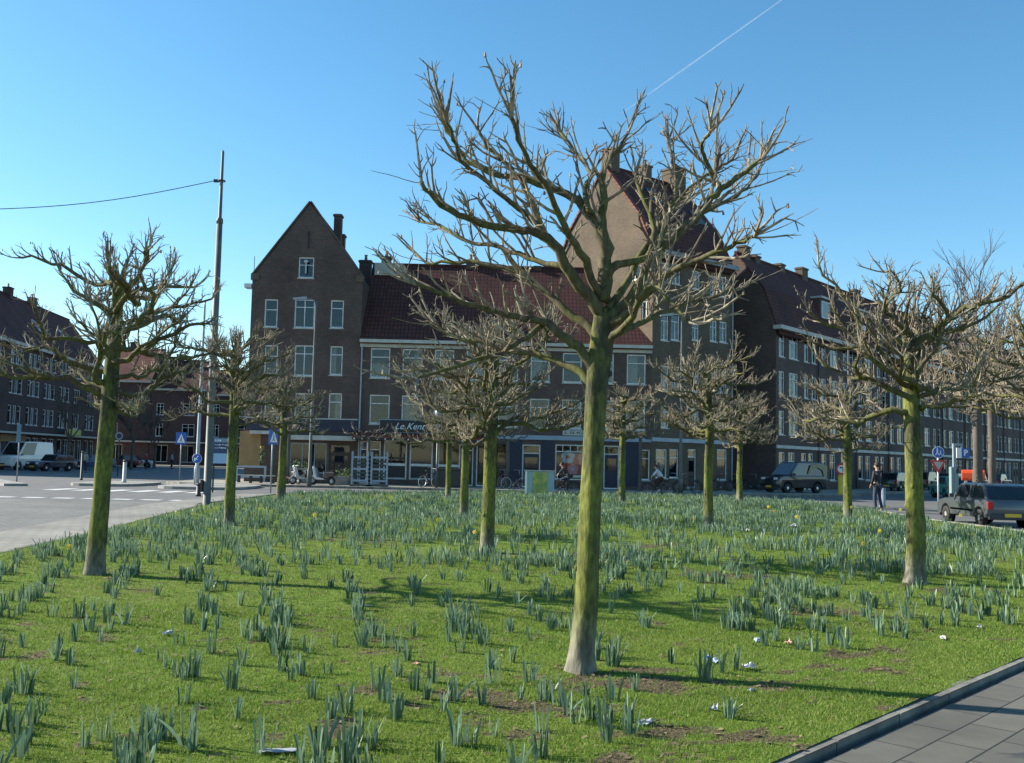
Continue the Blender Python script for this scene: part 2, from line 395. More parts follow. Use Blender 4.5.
kerbline('lawn_kerb', rp[4:] + [(7.3, 53.05)] , .12, 0, .115, M['kerb'], side=-1)
lp = [(x, y) for y, x in LEFT]
kerbline('lawn_kerb', lp[:5], -.10, 0, .10, M['kerb'], side=1)
kerbline('lawn_kerb', lp[4:], .12, 0, .125, M['kerb'], side=1)
kerbline('street_kerb', front, .15, .0, .126, M['kerb'], side=-1)

# ---- lawn sheet with bare soil patches
NZ = {}
def vnoise(x, y, seed=0):
    if seed not in NZ: NZ[seed] = np.random.RandomState(seed).rand(256, 256)
    r = NZ[seed]
    xi = np.floor(x).astype(int); yi = np.floor(y).astype(int); fx = x - xi; fy = y - yi
    fx = fx * fx * (3 - 2 * fx); fy = fy * fy * (3 - 2 * fy)
    g = lambda a, b: r[a % 256, b % 256]
    return (g(xi, yi) * (1 - fx) + g(xi + 1, yi) * fx) * (1 - fy) + (g(xi, yi + 1) * (1 - fx) + g(xi + 1, yi + 1) * fx) * fy
def fbm(x, y, seed=0, o=4):
    s = 0; a = .5; tot = 0
    for i in range(o):
        s = s + a * vnoise(x * 2 ** i, y * 2 ** i, seed + i); tot += a; a *= .55
    return s / tot
PATCH = []
def gp(px, py, r, rx=1.): q = G(px, py, .1); PATCH.append((q.x, q.y, r, rx))
for a in [(592, 678, .42, 1.7), (640, 668, .25, 1.6), (470, 700, .45, 1.6), (400, 690, .25, 1.4), (700, 690, .2, 2), (330, 725, .3, 1.3), (850, 668, .38, 1.8), (880, 655, .3, 1.5),
          (800, 745, .22, 1.5), (690, 735, .25, 1.6), (770, 688, .25, 1.6), (920, 588, .45, 1.6), (950, 590, .4, 1.5), (487, 553, .5, 1.3), (95, 577, .3, 1.2), (229, 526, .4, 1.2),
          (820, 610, .35, 1.8), (660, 545, .5, 2.5), (745, 575, .5, 2.), (10, 655, .25, 1.5), (560, 735, .25, 1.8), (640, 760, .25, 1.5), (980, 610, .2, 2), (600, 555, .5, 2), (930, 700, .15, 2.), (230, 640, .12, 2), (350, 540, .5, 2)]:
    gp(*a)
def soilmask(x, y):
    s = np.zeros_like(x)
    for cx, cy, r, rx in PATCH:
        d = np.sqrt(((x - cx) / (r * rx)) ** 2 + ((y - cy) / r) ** 2)
        s = np.maximum(s, np.clip(1.45 - d, 0, 1.0))
    n = fbm(x * 5, y * 5, 11)
    n2 = fbm(x * .8, y * .8, 31)
    return np.clip((s * .54 + (n - .5) * 2.4 + (n2 - .5) * .5 - .34) * 3.0, 0, 1)
def lawnz(x, y): return .092 + .035 * (fbm(x * .7, y * .7, 5) - .5) + .02 * (fbm(x * 3, y * 3, 8) - .5)
ys = np.concatenate([np.arange(-3, 16, .09), np.arange(16, 30, .2), np.arange(30, 53.01, .4)])
NC = 190
V = []; 
for y in ys:
    a = interp(LEFT, y) + .07; b_ = interp(RIGHT, y) - .06
    x = np.linspace(a, max(b_, a + .01), NC); V.append(np.stack([x, np.full(NC, y), np.zeros(NC)], 1))
V = np.concatenate(V); edge = np.zeros(len(V)); e = np.arange(len(V)) % NC
V[:, 2] = lawnz(V[:, 0], V[:, 1])
i = np.arange((len(ys) - 1) * NC).reshape(len(ys) - 1, NC)[:, :-1].ravel()
F = np.stack([i, i + 1, i + 1 + NC, i + NC], 1)
SM = soilmask(V[:, 0], V[:, 1])
m, t, b = newmat('lawn_turf'); b.inputs['Roughness'].default_value = .95; b.inputs['Specular IOR Level'].default_value = .1
at = N(t, 'ShaderNodeAttribute', attribute_name='soil'); tc = N(t, 'ShaderNodeTexCoord')
def ns(scale, det=6):
    n = N(t, 'ShaderNodeTexNoise'); n.inputs['Scale'].default_value = scale; n.inputs['Detail'].default_value = det; t.links.new(tc.outputs['Object'], n.inputs['Vector']); return n
def mixc(fac, a, b_):
    x = N(t, 'ShaderNodeMix', data_type='RGBA')
    for s, v in ((0, fac), (6, a), (7, b_)):
        if isinstance(v, tuple): x.inputs[s].default_value = (*v, 1)
        else: t.links.new(v, x.inputs[s])
    return x.outputs[2]
def rng(src, lo, hi, a=0., c=1.):
    x = N(t, 'ShaderNodeMapRange'); x.inputs[1].default_value = lo; x.inputs[2].default_value = hi; x.inputs[3].default_value = a; x.inputs[4].default_value = c; t.links.new(src, x.inputs[0]); return x.outputs[0]
n1 = ns(9, 10); n2_ = ns(.6); n3 = ns(45, 4)
g1 = mixc(rng(n1.outputs['Fac'], .35, .65), (.075, .125, .015), (.145, .210, .030))
g2 = mixc(rng(n2_.outputs['Fac'], .4, .62), g1, (.130, .170, .030))
soil = mixc(rng(n3.outputs['Fac'], .35, .65), (.045, .032, .020), (.150, .115, .072))
ad = N(t, 'ShaderNodeMath', operation='ADD'); t.links.new(at.outputs['Fac'], ad.inputs[0]); t.links.new(rng(n3.outputs['Fac'], .35, .65, -.25, .25), ad.inputs[1])
t.links.new(mixc(rng(ad.outputs[0], .4, .6), g2, soil), b.inputs['Base Color'])
bp = N(t, 'ShaderNodeBump'); bp.inputs['Distance'].default_value = .02; bp.inputs['Strength'].default_value = .8
t.links.new(n3.outputs['Fac'], bp.inputs['Height']); t.links.new(bp.outputs[0], b.inputs['Normal'])
M['lawn'] = m
tag(link('lawn', npmesh('lawn', V, F, m, True, {'soil': SM})), kind='structure')

# ---- grass blades
def leafmat(name, c1, c2, scale, tl=.25, rough=.6, c3=None):
    m, t, b = newmat(name); b.inputs['Roughness'].default_value = rough; b.inputs['Specular IOR Level'].default_value = .35
    geo = N(t, 'ShaderNodeNewGeometry'); nz = N(t, 'ShaderNodeTexNoise'); nz.inputs['Scale'].default_value = scale; nz.inputs['Detail'].default_value = 6
    t.links.new(geo.outputs['Position'], nz.inputs['Vector'])
    at = N(t, 'ShaderNodeAttribute', attribute_name='rnd')
    a2 = N(t, 'ShaderNodeMath', operation='ADD'); t.links.new(nz.outputs['Fac'], a2.inputs[0]); t.links.new(at.outputs['Fac'], a2.inputs[1])
    mr = N(t, 'ShaderNodeMapRange'); mr.inputs[1].default_value = .5; mr.inputs[2].default_value = 1.4; t.links.new(a2.outputs[0], mr.inputs[0])
    mx = N(t, 'ShaderNodeMix', data_type='RGBA'); mx.inputs[6].default_value = (*c1, 1); mx.inputs[7].default_value = (*c2, 1)
    t.links.new(mr.outputs[0], mx.inputs[0])
    if c3:
        gt = N(t, 'ShaderNodeMath', operation='GREATER_THAN'); gt.inputs[1].default_value = 1.5; t.links.new(at.outputs['Fac'], gt.inputs[0])
        m3 = N(t, 'ShaderNodeMix', data_type='RGBA'); t.links.new(gt.outputs[0], m3.inputs[0]); t.links.new(mx.outputs[2], m3.inputs[6]); m3.inputs[7].default_value = (*c3, 1); mx = m3
    t.links.new(mx.outputs[2], b.inputs['Base Color'])
    ts = N(t, 'ShaderNodeBsdfTranslucent'); t.links.new(mx.outputs[2], ts.inputs[0])
    ms = N(t, 'ShaderNodeMixShader'); ms.inputs[0].default_value = tl
    t.links.new(b.outputs[0], ms.inputs[1]); t.links.new(ts.outputs[0], ms.inputs[2]); t.links.new(ms.outputs[0], t.nodes['Material Output'].inputs[0])
    return m
M['grass'] = leafmat('grass_blades', (.085, .155, .018), (.205, .300, .045), 2.2, .38, c3=(.34, .27, .13))
R = np.random.RandomState(4)
def scatter(n, y0, y1, side=None, margin=.06):
    y = R.uniform(y0, y1, n); a = interp(LEFT, y); b_ = interp(RIGHT, y)
    lo = np.maximum(a + margin, -.56 * y - .4); hi = np.minimum(b_ - margin, .56 * y + .4)
    wmax = np.max(hi - lo); x = lo + R.rand(n) * wmax; k = x < hi
    return x[k], y[k]
xs_, ys_ = [], []
for n, y0, y1 in ((150000, 4.6, 7.5), (170000, 7.5, 11), (150000, 11, 17), (120000, 17, 30)):
    x, y = scatter(n, y0, y1); k = (soilmask(x, y) < .55) | (R.rand(len(x)) < .22); xs_.append(x[k]); ys_.append(y[k])
x = np.concatenate(xs_); y = np.concatenate(ys_); n = len(x); z = lawnz(x, y) - .004
th = R.rand(n) * 2 * PI; h = R.uniform(.012, .032, n) * (1 + (fbm(x * 2, y * 2, 3) - .4) * .9) * (1 + .02 * (y - 8)); wd = R.uniform(.0018, .0036, n) * (1 + .07 * np.maximum(y - 5, 0))
ln = R.uniform(.1, .9, n) * h; la = R.rand(n) * 2 * PI
V = np.empty((n, 3, 3)); V[:, 0] = np.stack([x - wd * np.cos(th), y - wd * np.sin(th), z], 1); V[:, 1] = np.stack([x + wd * np.cos(th), y + wd * np.sin(th), z], 1)
V[:, 2] = np.stack([x + ln * np.cos(la), y + ln * np.sin(la), z + h], 1)
tag(link('grass', npmesh('grass', V.reshape(-1, 3), np.arange(n * 3).reshape(-1, 3), M['grass'], attr={'rnd': np.repeat(np.where(R.rand(n) < .05, 2.0, R.rand(n)), 3)})),
    'short green lawn grass blades', 'grass', kind='stuff')

# ---- crumbs of earth, dead leaves and bits of twig lying in the grass
n = 26000; y = R.uniform(4.6, 17, n); x = np.maximum(interp(LEFT, y), -.56 * y - .4) + R.rand(n) * 14; hi = np.minimum(interp(RIGHT, y) - .05, .56 * y + .4); k = x < hi; x = x[k]; y = y[k]
k = (soilmask(x, y) > .35) | (R.rand(len(x)) < .13); x = x[k]; y = y[k]; n = len(x); z = lawnz(x, y) + R.uniform(.002, .014, n); th = R.rand(n) * 2 * PI; s_ = R.uniform(.006, .019, n); e_ = R.uniform(.25, 1, n)
V = np.empty((n, 4, 3))
for j, (a, b_) in enumerate(((-1, -1), (1, -1), (1, 1), (-1, 1))):
    u = a * s_; v = b_ * s_ * e_; V[:, j] = np.stack([x + u * np.cos(th) - v * np.sin(th), y + u * np.sin(th) + v * np.cos(th), z + R.uniform(-.006, .010, n)], 1)
M['crumbs'] = leafmat('dead_leaf_crumbs', (.055, .036, .022), (.23, .17, .10), 6, .05, .9)
tag(link('leaf_litter', npmesh('leaf_litter', V.reshape(-1, 3), np.arange(n * 4).reshape(-1, 4), M['crumbs'], attr={'rnd': np.repeat(R.rand(n), 4)})),
    'brown crumbs of dead leaves and earth scattered in the lawn', 'leaf litter', kind='stuff')

# ---- daffodil clumps
M['daff'] = leafmat('daffodil_leaves', (.050, .098, .045), (.215, .310, .205), 2.0, .25, .38)
M['daff_tip'] = M['daff']
def clump(rs, nl, spread, hmin, hmax):
    V = []; F = []; A = []
    for k in range(nl):
        r = spread * math.sqrt(rs.rand()); a = rs.rand() * 2 * PI; bx, by = r * math.cos(a), r * math.sin(a)
        h = rs.uniform(hmin, hmax); wd = rs.uniform(.007, .0120); th = rs.rand() * PI * 2
        lean = rs.uniform(.02, .24) if rs.rand() < .95 else rs.uniform(.4, .8); la = a + rs.uniform(-.8, .8); b0 = len(V); rv = rs.rand()
        for s, wf in ((0, .9), (.35, 1), (.7, .95), (.93, .7), (1.0, .15)):
            d = lean * h * s ** 1.7; tw = th + s * rs.uniform(-.1, .5)
            cx, cy, cz = bx + d * math.cos(la), by + d * math.sin(la), h * s - .02
            V.append((cx - wd * wf * math.cos(tw), cy - wd * wf * math.sin(tw), cz)); V.append((cx + wd * wf * math.cos(tw), cy + wd * wf * math.sin(tw), cz))
            A += [rv, rv]
        for q in range(4): F.append((b0 + 2 * q, b0 + 2 * q + 1, b0 + 2 * q + 3, b0 + 2 * q + 2))
    return np.array(V), np.array(F), np.array(A)
rs = np.random.RandomState(21)
VAR = []
for k in range(10):
    v_, f_, a_ = clump(rs, rs.randint(7, 17), rs.uniform(.025, .06), .12, .25); VAR.append((v_, f_, a_, npmesh('daffodil_clump', v_, f_, M['daff'], attr={'rnd': a_})))
VARF = [clump(rs, 9, .08, .14, .28) for k in range(6)]
def accept(x, y):
    dist = y
    d = np.interp(dist, [4, 6, 8, 10, 13, 17, 24, 60], [7, 8, 9, 10, 10.5, 10.5, 11, 11])
    return d
pts = []
for _ in range(60000):
    y = rs.uniform(4.6, 52.5); a = float(interp(LEFT, y)) + .5; b_ = float(interp(RIGHT, y)) - (.35 if y > 17 else .9)
    x = rs.uniform(-10.5, 15)
    if x < a or x > b_ or abs(x) > .56 * y + 1: continue
    area = 25.5 * 47.9 / 60000
    # rows and drifts
    dr = float(fbm(np.array([x * .55 + 3]), np.array([y * .55]), 77)[0]); row = .5 + .5 * math.sin((x * .83 + y * .25) * 2 * PI / .75 + 5 * dr)
    k = float(accept(x, y)) * area * 1.0
    k *= np.clip((dr - .28) * 3.2, .25, 1.5) * (.12 + 2.2 * row ** 3 if y < 15 else 1)
    px_ = 512 + 995 * x / y
    if y < 10 and px_ > 640: k *= .12
    if y < 9.5 and px_ > 800: k *= 0
    if y > 10 and y < 15 and px_ > 700: k *= 1.5
    if y < 15.5 and px_ < 140 and y > 13: k *= 2.2
    if y > 23 and y < 35 and px_ < 330: k *= 1.4
    if rs.rand() > k: continue
    if float(soilmask(np.array([x]), np.array([y]))[0]) > .8 and rs.rand() < .6: continue
    if any((x - p.x) ** 2 + (y - p.y) ** 2 < .3 ** 2 for p in (G(580, 668, .1), G(95, 575, .1), G(916, 583, .1))): continue
    pts.append((y, x, 1.0))
# clumps that can be picked out one by one in the photograph
for px, py, s in [(735, 668, 1.25), (705, 680, 1.15), (722, 672, 1.2), (672, 662, .9), (232, 690, 1.0), (236, 718, 1.0), (455, 745, 1.1), (350, 740, 1.1), (372, 748, 1.1), (185, 745, 1.15), (193, 750, 1.0), (262, 752, 1.0), (85, 745, 1.0),
                  (25, 742, 1.1), (20, 755, 1.0), (150, 725, .8), (43, 712, .8), (548, 688, .7), (613, 700, .95), (634, 690, .85), (545, 700, .9), (568, 715, 1.0), (575, 722, .9), (585, 695, .7),
                  (490, 668, .95), (362, 645, 1.0), (413, 635, 1.0), (378, 690, 1.1), (385, 702, 1.1), (455, 700, .9), (415, 690, .9), (395, 720, 1.1), (335, 645, .8), (290, 680, .9), (282, 670, .9), (328, 672, 1.0),
                  (275, 655, 1.0), (262, 640, 1.0), (160, 660, .8), (165, 668, .7), (110, 630, .8), (75, 640, .9), (60, 650, .9), (100, 640, .9), (55, 660, .8), (30, 680, .8), (240, 605, .9), (225, 590, .9), (20, 615, .8), (12, 600, .8),
                  (775, 640, .9), (800, 648, .9), (815, 650, .9), (830, 645, .9), (845, 648, .9), (765, 645, 1.0), (881, 635, .9), (895, 630, .9), (905, 637, .9), (925, 628, .9), (940, 625, .9), (955, 620, .9), (970, 615, .9), (510, 632, .8), (530, 640, .7),
                  (460, 652, .8), (475, 640, .7), (560, 628, .8), (495, 735, .7), (520, 700, .6), (540, 755, .9), (300, 760, .9), (320, 745, 1.0), (120, 755, .8), (440, 760, 1.0)]:
    q = G(px, py, .1); pts.append((q.y, q.x, s))
pts.sort()
gname = 'daffodil clumps growing in the lawn'
for k, (y, x, s) in enumerate(pts[:300]):
    o = link('daffodil_clump', VAR[k % 10][3], loc=(x, y, float(lawnz(np.array([x]), np.array([y]))[0])), rot=(0, 0, rs.rand() * 6.3)); q = s * rs.uniform(.68, 1.0); o.scale = (q, q, q)
    tag(o, 'clump of upright grey-green daffodil leaves in the lawn, not yet in flower', 'daffodil clump', gname)
Vs, Fs, As = [], [], []; base = 0
for k, (y, x, s) in enumerate(pts[300:]):
    v_, f_, a_ = (VAR[k % 10][:3] if y < 16 else VARF[k % 6]); c, s_ = math.cos(k * 1.7), math.sin(k * 1.7); q = rs.uniform(.75, 1.05); wf = 1
    vv = np.stack([(v_[:, 0] * c - v_[:, 1] * s_) * q + x, (v_[:, 0] * s_ + v_[:, 1] * c) * q + y, v_[:, 2] * q * .92 + .09], 1)
    Vs.append(vv); Fs.append(f_ + base); As.append(a_); base += len(vv)
print('CLUMPS', len(pts))
tag(link('daffodil_leaves', npmesh('daffodil_leaves', np.concatenate(Vs), np.concatenate(Fs), M['daff'], attr={'rnd': np.concatenate(As)})),
    'dense bed of daffodil leaves covering the farther lawn', 'daffodils', kind='stuff')
M['petal'] = mat('yellow_petal', (.85, .62, .04), .5); M['stem'] = mat('flower_stem', (.10, .20, .07), .5)
def flower(px, py, s=1.0, label=None):
    q = G(px, py, .1); o = thing('daffodil_flower', label, 'flower', (q.x, q.y, .09), rnd.uniform(-.5, .5), 'yellow daffodil flowers in bloom')
    mb = MB().tube([(0, 0, 0), (.01, 0, .2 * s), (.015, -.02, .30 * s)], .004, 5); mb.build('stem', M['stem'], o)
    mb = MB(); c = Vector((.015, -.03, .31 * s))
    for k in range(6):
        a = k * PI / 3; r = .045 * s
        p = [c, c + Vector((math.cos(a - .35) * r * .6, 0, math.sin(a - .35) * r * .6)), c + Vector((math.cos(a) * r, -.005, math.sin(a) * r)), c + Vector((math.cos(a + .35) * r * .6, 0, math.sin(a + .35) * r * .6))]
        mb.add(p, [(0, 1, 2, 3)])
    mb.build('petals', M['petal'], o, fix=False)
    MB().lathe([(.012 * s, 0), (.014 * s, -.02), (.022 * s, -.035)], 8, c, 'y').build('trumpet', M['petal'], o)
FL = [(68, 571, 'by the leftmost lawn tree'), (314, 534, 'in the left middle of the daffodil bed'), (437, 540, 'left of the thin trunk near the middle'), (474, 550, 'just left of the mid-lawn tree trunk'), (526, 516, 'in the far bed in front of the cabinet'), (617, 502, 'at the foot of the far slim tree'),
      (796, 533, 'in the far bed right of centre, biggest and brightest'), (774, 526, 'in the far bed near the right slim tree'), (768, 520, 'behind its neighbour in the far right bed'), (862, 562, 'in front of the large right tree'), (879, 546, 'left of the large right tree'), (900, 523, 'in the far bed near the pedestrian'), (887, 519, 'just in front of the pedestrian'), (850, 520, 'beside the slim tree near the yellow post'), (960, 530, 'in the bed beside the parked hatchback'), (704, 512, 'by the trunk of the slim tree right of centre')]
for px, py, l in FL: flower(px, py, 1.35 if py < 545 else 1.1, 'yellow daffodil in bloom ' + l)
# ---- litter
def litter(px, py, sx, sy, c, label, seed, h=.05, name='crumpled_paper', cat='litter'):
    q = G(px, py, .1); rr = random.Random(seed); mb = MB(); n = 5
    vs = [(sx * (i / (n - 1) - .5) + rr.uniform(-.1, .1) * sx, sy * (j / (n - 1) - .5) + rr.uniform(-.1, .1) * sy, .008 + abs(rr.gauss(0, h * .32))) for i in range(n) for j in range(n)]
    mb.add(vs, [(i * n + j, i * n + j + 1, (i + 1) * n + j + 1, (i + 1) * n + j) for i in range(n - 1) for j in range(n - 1)])
    o = mb.build(name, c, loc=(q.x, q.y, .095), rot=(0, 0, rr.uniform(0, 3)))
    s = o.modifiers.new('thick', 'SOLIDIFY'); s.thickness = .003
    return tag(o, label, cat, 'litter lying on the lawn')
LP = M['paper']; LW = mat('white_paper', (.62, .61, .57), .7, (.42, .40, .36), 14); LB = mat('pale_blue_plastic', (.36, .42, .56), .35, (.22, .26, .34), 18); LO = mat('orange_peel', (.55, .28, .18), .6)
litter(167, 634, .10, .08, LP, 'pale crumpled tissue caught on daffodil leaves left of centre', 1, .06)
litter(137, 653, .05, .04, LP, 'tiny pale scrap of paper in the left lawn', 2)
litter(712, 662, .12, .10, LB, 'pale blue plastic bag caught in the big foreground clump', 3, .08)
litter(748, 668, .10, .09, LP, 'grey crumpled plastic at the right of the big foreground clump', 4, .06)
litter(758, 642, .09, .05, LB, 'flat bluish scrap of plastic behind the big foreground clump', 5)
litter(827, 612, .14, .07, LW, 'white flattened paper cup in the right-hand daffodils', 6, .05)
litter(943, 638, .14, .05, LW, 'white paper napkin on bare grass near the kerb', 7, .03)
litter(980, 628, .05, .04, LW, 'small white paper ball near the right kerb', 8)
litter(788, 644, .04, .08, LO, 'pinkish paper scrap standing between clumps on the right', 9)
litter(416, 664, .05, .05, LO, 'round orange peel lying on the lawn left of the big tree', 10, .02)
litter(367, 606, .10, .04, LW, 'white paper strip in the left middle lawn', 11, .02)
litter(280, 751, .20, .07, LP, 'grey flat sheet of paper at the bottom left of the lawn', 12, .015)
litter(645, 723, .14, .07, LP, 'dark silvery foil scrap right of the big tree base', 13, .03)
litter(751, 692, .05, .04, LB, 'small bluish scrap below the foreground clump', 14)
litter(714, 710, .05, .04, LP, 'small pale scrap in the bare lower right lawn', 15)
litter(744, 531, .30, .10, LP, 'pale bag lying far off among the daffodils', 16, .1)
litter(794, 527, .35, .12, LP, 'pale torn newspaper among the far right daffodils', 17, .1)
# fallen leaves on the near pavement
M['deadleaf'] = mat('dead_leaf', (.24, .15, .08), .8, (.15, .09, .05), 20)
for k, (px, py) in enumerate([(965, 684), (882, 718), (866, 748), (936, 702), (908, 712), (1000, 679), (948, 697)]):
    q = G(px, py, 0); s = rnd.uniform(.02, .045)
    o = MB().add([(-s, 0, .006), (0, -s * .6, .014), (s, 0, .005), (0, s * .6, .016), (s * 1.5, .3 * s, .01)], [(0, 1, 2, 3), (2, 4, 3)]).build('dead_leaf', M['deadleaf'], loc=(q.x, q.y, .006), rot=(0, 0, k * 1.3))
    tag(o, 'small brown dead leaf lying on the grey paving slabs', 'leaf', 'dead leaves on the near pavement')
# ================================================================== BUILDINGS
WIN = {}
def window_mesh(w, h, style, fr=.07, fm='white'):
    key = (round(w, 2), round(h, 2), style, fm)
    if key in WIN: return WIN[key]
    mb = MB(); d0, d1 = .06, .14
    mb.box(0, d0, 0, fr, d1, h); mb.box(w - fr, d0, 0, w, d1, h); mb.box(fr, d0, h - fr, w - fr, d1, h); mb.box(fr, d0 - .01, 0, w - fr, d1, fr)
    b2 = .045
    def vbar(x, z0, z1): mb.box(x - b2 / 2, d0 + .01, z0, x + b2 / 2, d1 - .01, z1)
    def hbar(z, x0, x1): mb.box(x0, d0 + .004, z - b2 / 2, x1, d1 - .004, z + b2 / 2)
    if style in ('sash', 'cross'): hbar(h * .70, fr, w - fr)
    if style == 'mid': hbar(h * .62, fr, w - fr)
    if style == 'cross': vbar(w / 2, fr, h * .70 - .023)
    if style == 'double': vbar(w / 2, fr, h - fr)
    if style == 'doublesash': vbar(w / 2, fr, h - fr); hbar(h * .72, fr, w / 2 - .023); hbar(h * .72, w / 2 + .023, w - fr)
    if style == 'triple': vbar(w / 3, fr, h - fr); vbar(2 * w / 3, fr, h - fr)
    if style == 'door': hbar(h * .80, fr, w - fr)
    if style == 'shop':
        hbar(h * .80, fr, w - fr)
        for k in range(1, 6): vbar(w * k / 6, h * .80 + .023, h - fr)
    if style == 'grid':
        vbar(w / 2, fr, h - fr); hbar(h * .68, fr, w / 2 - .023); hbar(h * .68, w / 2 + .023, w - fr); 
    pane = MB().box(fr * .8, d1 - .035, fr * .8, w - fr * .8, d1 - .028, h - fr * .8)
    cur = MB(); n = max(4, int(w / .12))
    cv = [(fr + (w - 2 * fr) * i / n, .24 + (.02 if i % 2 else -.02), z) for i in range(n + 1) for z in (fr, h - fr)]
    cur.add(cv, [(2 * i, 2 * i + 2, 2 * i + 3, 2 * i + 1) for i in range(n)])
    sill = MB().box(-.05, -.05, -.08, w + .05, d0 - .01, -.004)
    WIN[key] = (mb.mesh('window', M[fm]), pane.mesh('pane', M['glass']), cur.mesh('curtain', M['curtain']), sill.mesh('sill', M['offwhite']))
    return WIN[key]
wr = random.Random(5)
def add_window(par, x, z, w, h, style, fm='white', y=0, rz=0, cur=.55, name='window', sill=True):
    a, p, c, s = window_mesh(w, h, style, fm=fm)
    o = link(name, a, par, (x, y, z), (0, 0, rz)); link('pane', p, o)
    if sill and name == 'window': link('sill', s, o)
    if name == 'door' and style == 'door':
        k = ('leaf', round(w, 2), round(h, 2))
        if k not in WIN: WIN[k] = MB().box(.07, .07, 0, w - .07, .10, h * .42).box(.07, .07, h * .42, .16, .10, h * .78).box(w - .16, .07, h * .42, w - .07, .10, h * .78).box(.16, .07, h * .70, w - .16, .10, h * .78).mesh('door_leaf', M['darkblue' if wr.random() < .5 else 'wood_dark'])
        link('door_leaf', WIN[k], o)
    if wr.random() < cur * .75:
        q = link('curtain', c, o)
        if wr.random() < .5:                                   # half drawn
            q.scale = (wr.choice([.45, .35, .6]), 1, 1); q.location = (w * .04, 0, 0)
            if wr.random() < .5: q.location = (w * (1 - q.scale.x), 0, 0)
        elif wr.random() < .4: q.scale = (1, 1, .5)
    return o
def wallface(mb, outline, holes, tf, depth=.22):
    """outline and rect holes in (a,z); tf maps (a,z,d) -> xyz with d the depth into the wall"""
    polys = [[Vector((a, z, 0)) for a, z in outline]]
    for x0, z0, x1, z1 in holes: polys.append([Vector((x0, z0, 0)), Vector((x0, z1, 0)), Vector((x1, z1, 0)), Vector((x1, z0, 0))])
    flat = [p for q in polys for p in q]
    mb.add([tf(p.x, p.y, 0) for p in flat], [tuple(t) for t in tessellate_polygon(polys)])
    for x0, z0, x1, z1 in holes:
        r = [(x0, z0), (x1, z0), (x1, z1), (x0, z1)]
        mb.add([tf(a, z, 0) for a, z in r] + [tf(a, z, depth) for a, z in r], [(i, (i + 1) % 4, (i + 1) % 4 + 4, i + 4) for i in range(4)])
def chimney(par, x, y, z0, sx, sy, h, mat_='brick', pots=2):
    mb = MB().cbox(x, y, z0 + h / 2, sx, sy, h).cbox(x, y, z0 + h - .1, sx + .12, sy + .12, .12)
    o = mb.build('chimney', M[mat_], par)
    if pots:
        mb = MB()
        for k in range(pots): mb.lathe([(.11, 0), (.09, .35), (.12, .36), (.12, .40)], 8, (x + (k - (pots - 1) / 2) * .35, y, z0 + h))
        mb.build('chimney_pot', M['ochre'], o)
    return o
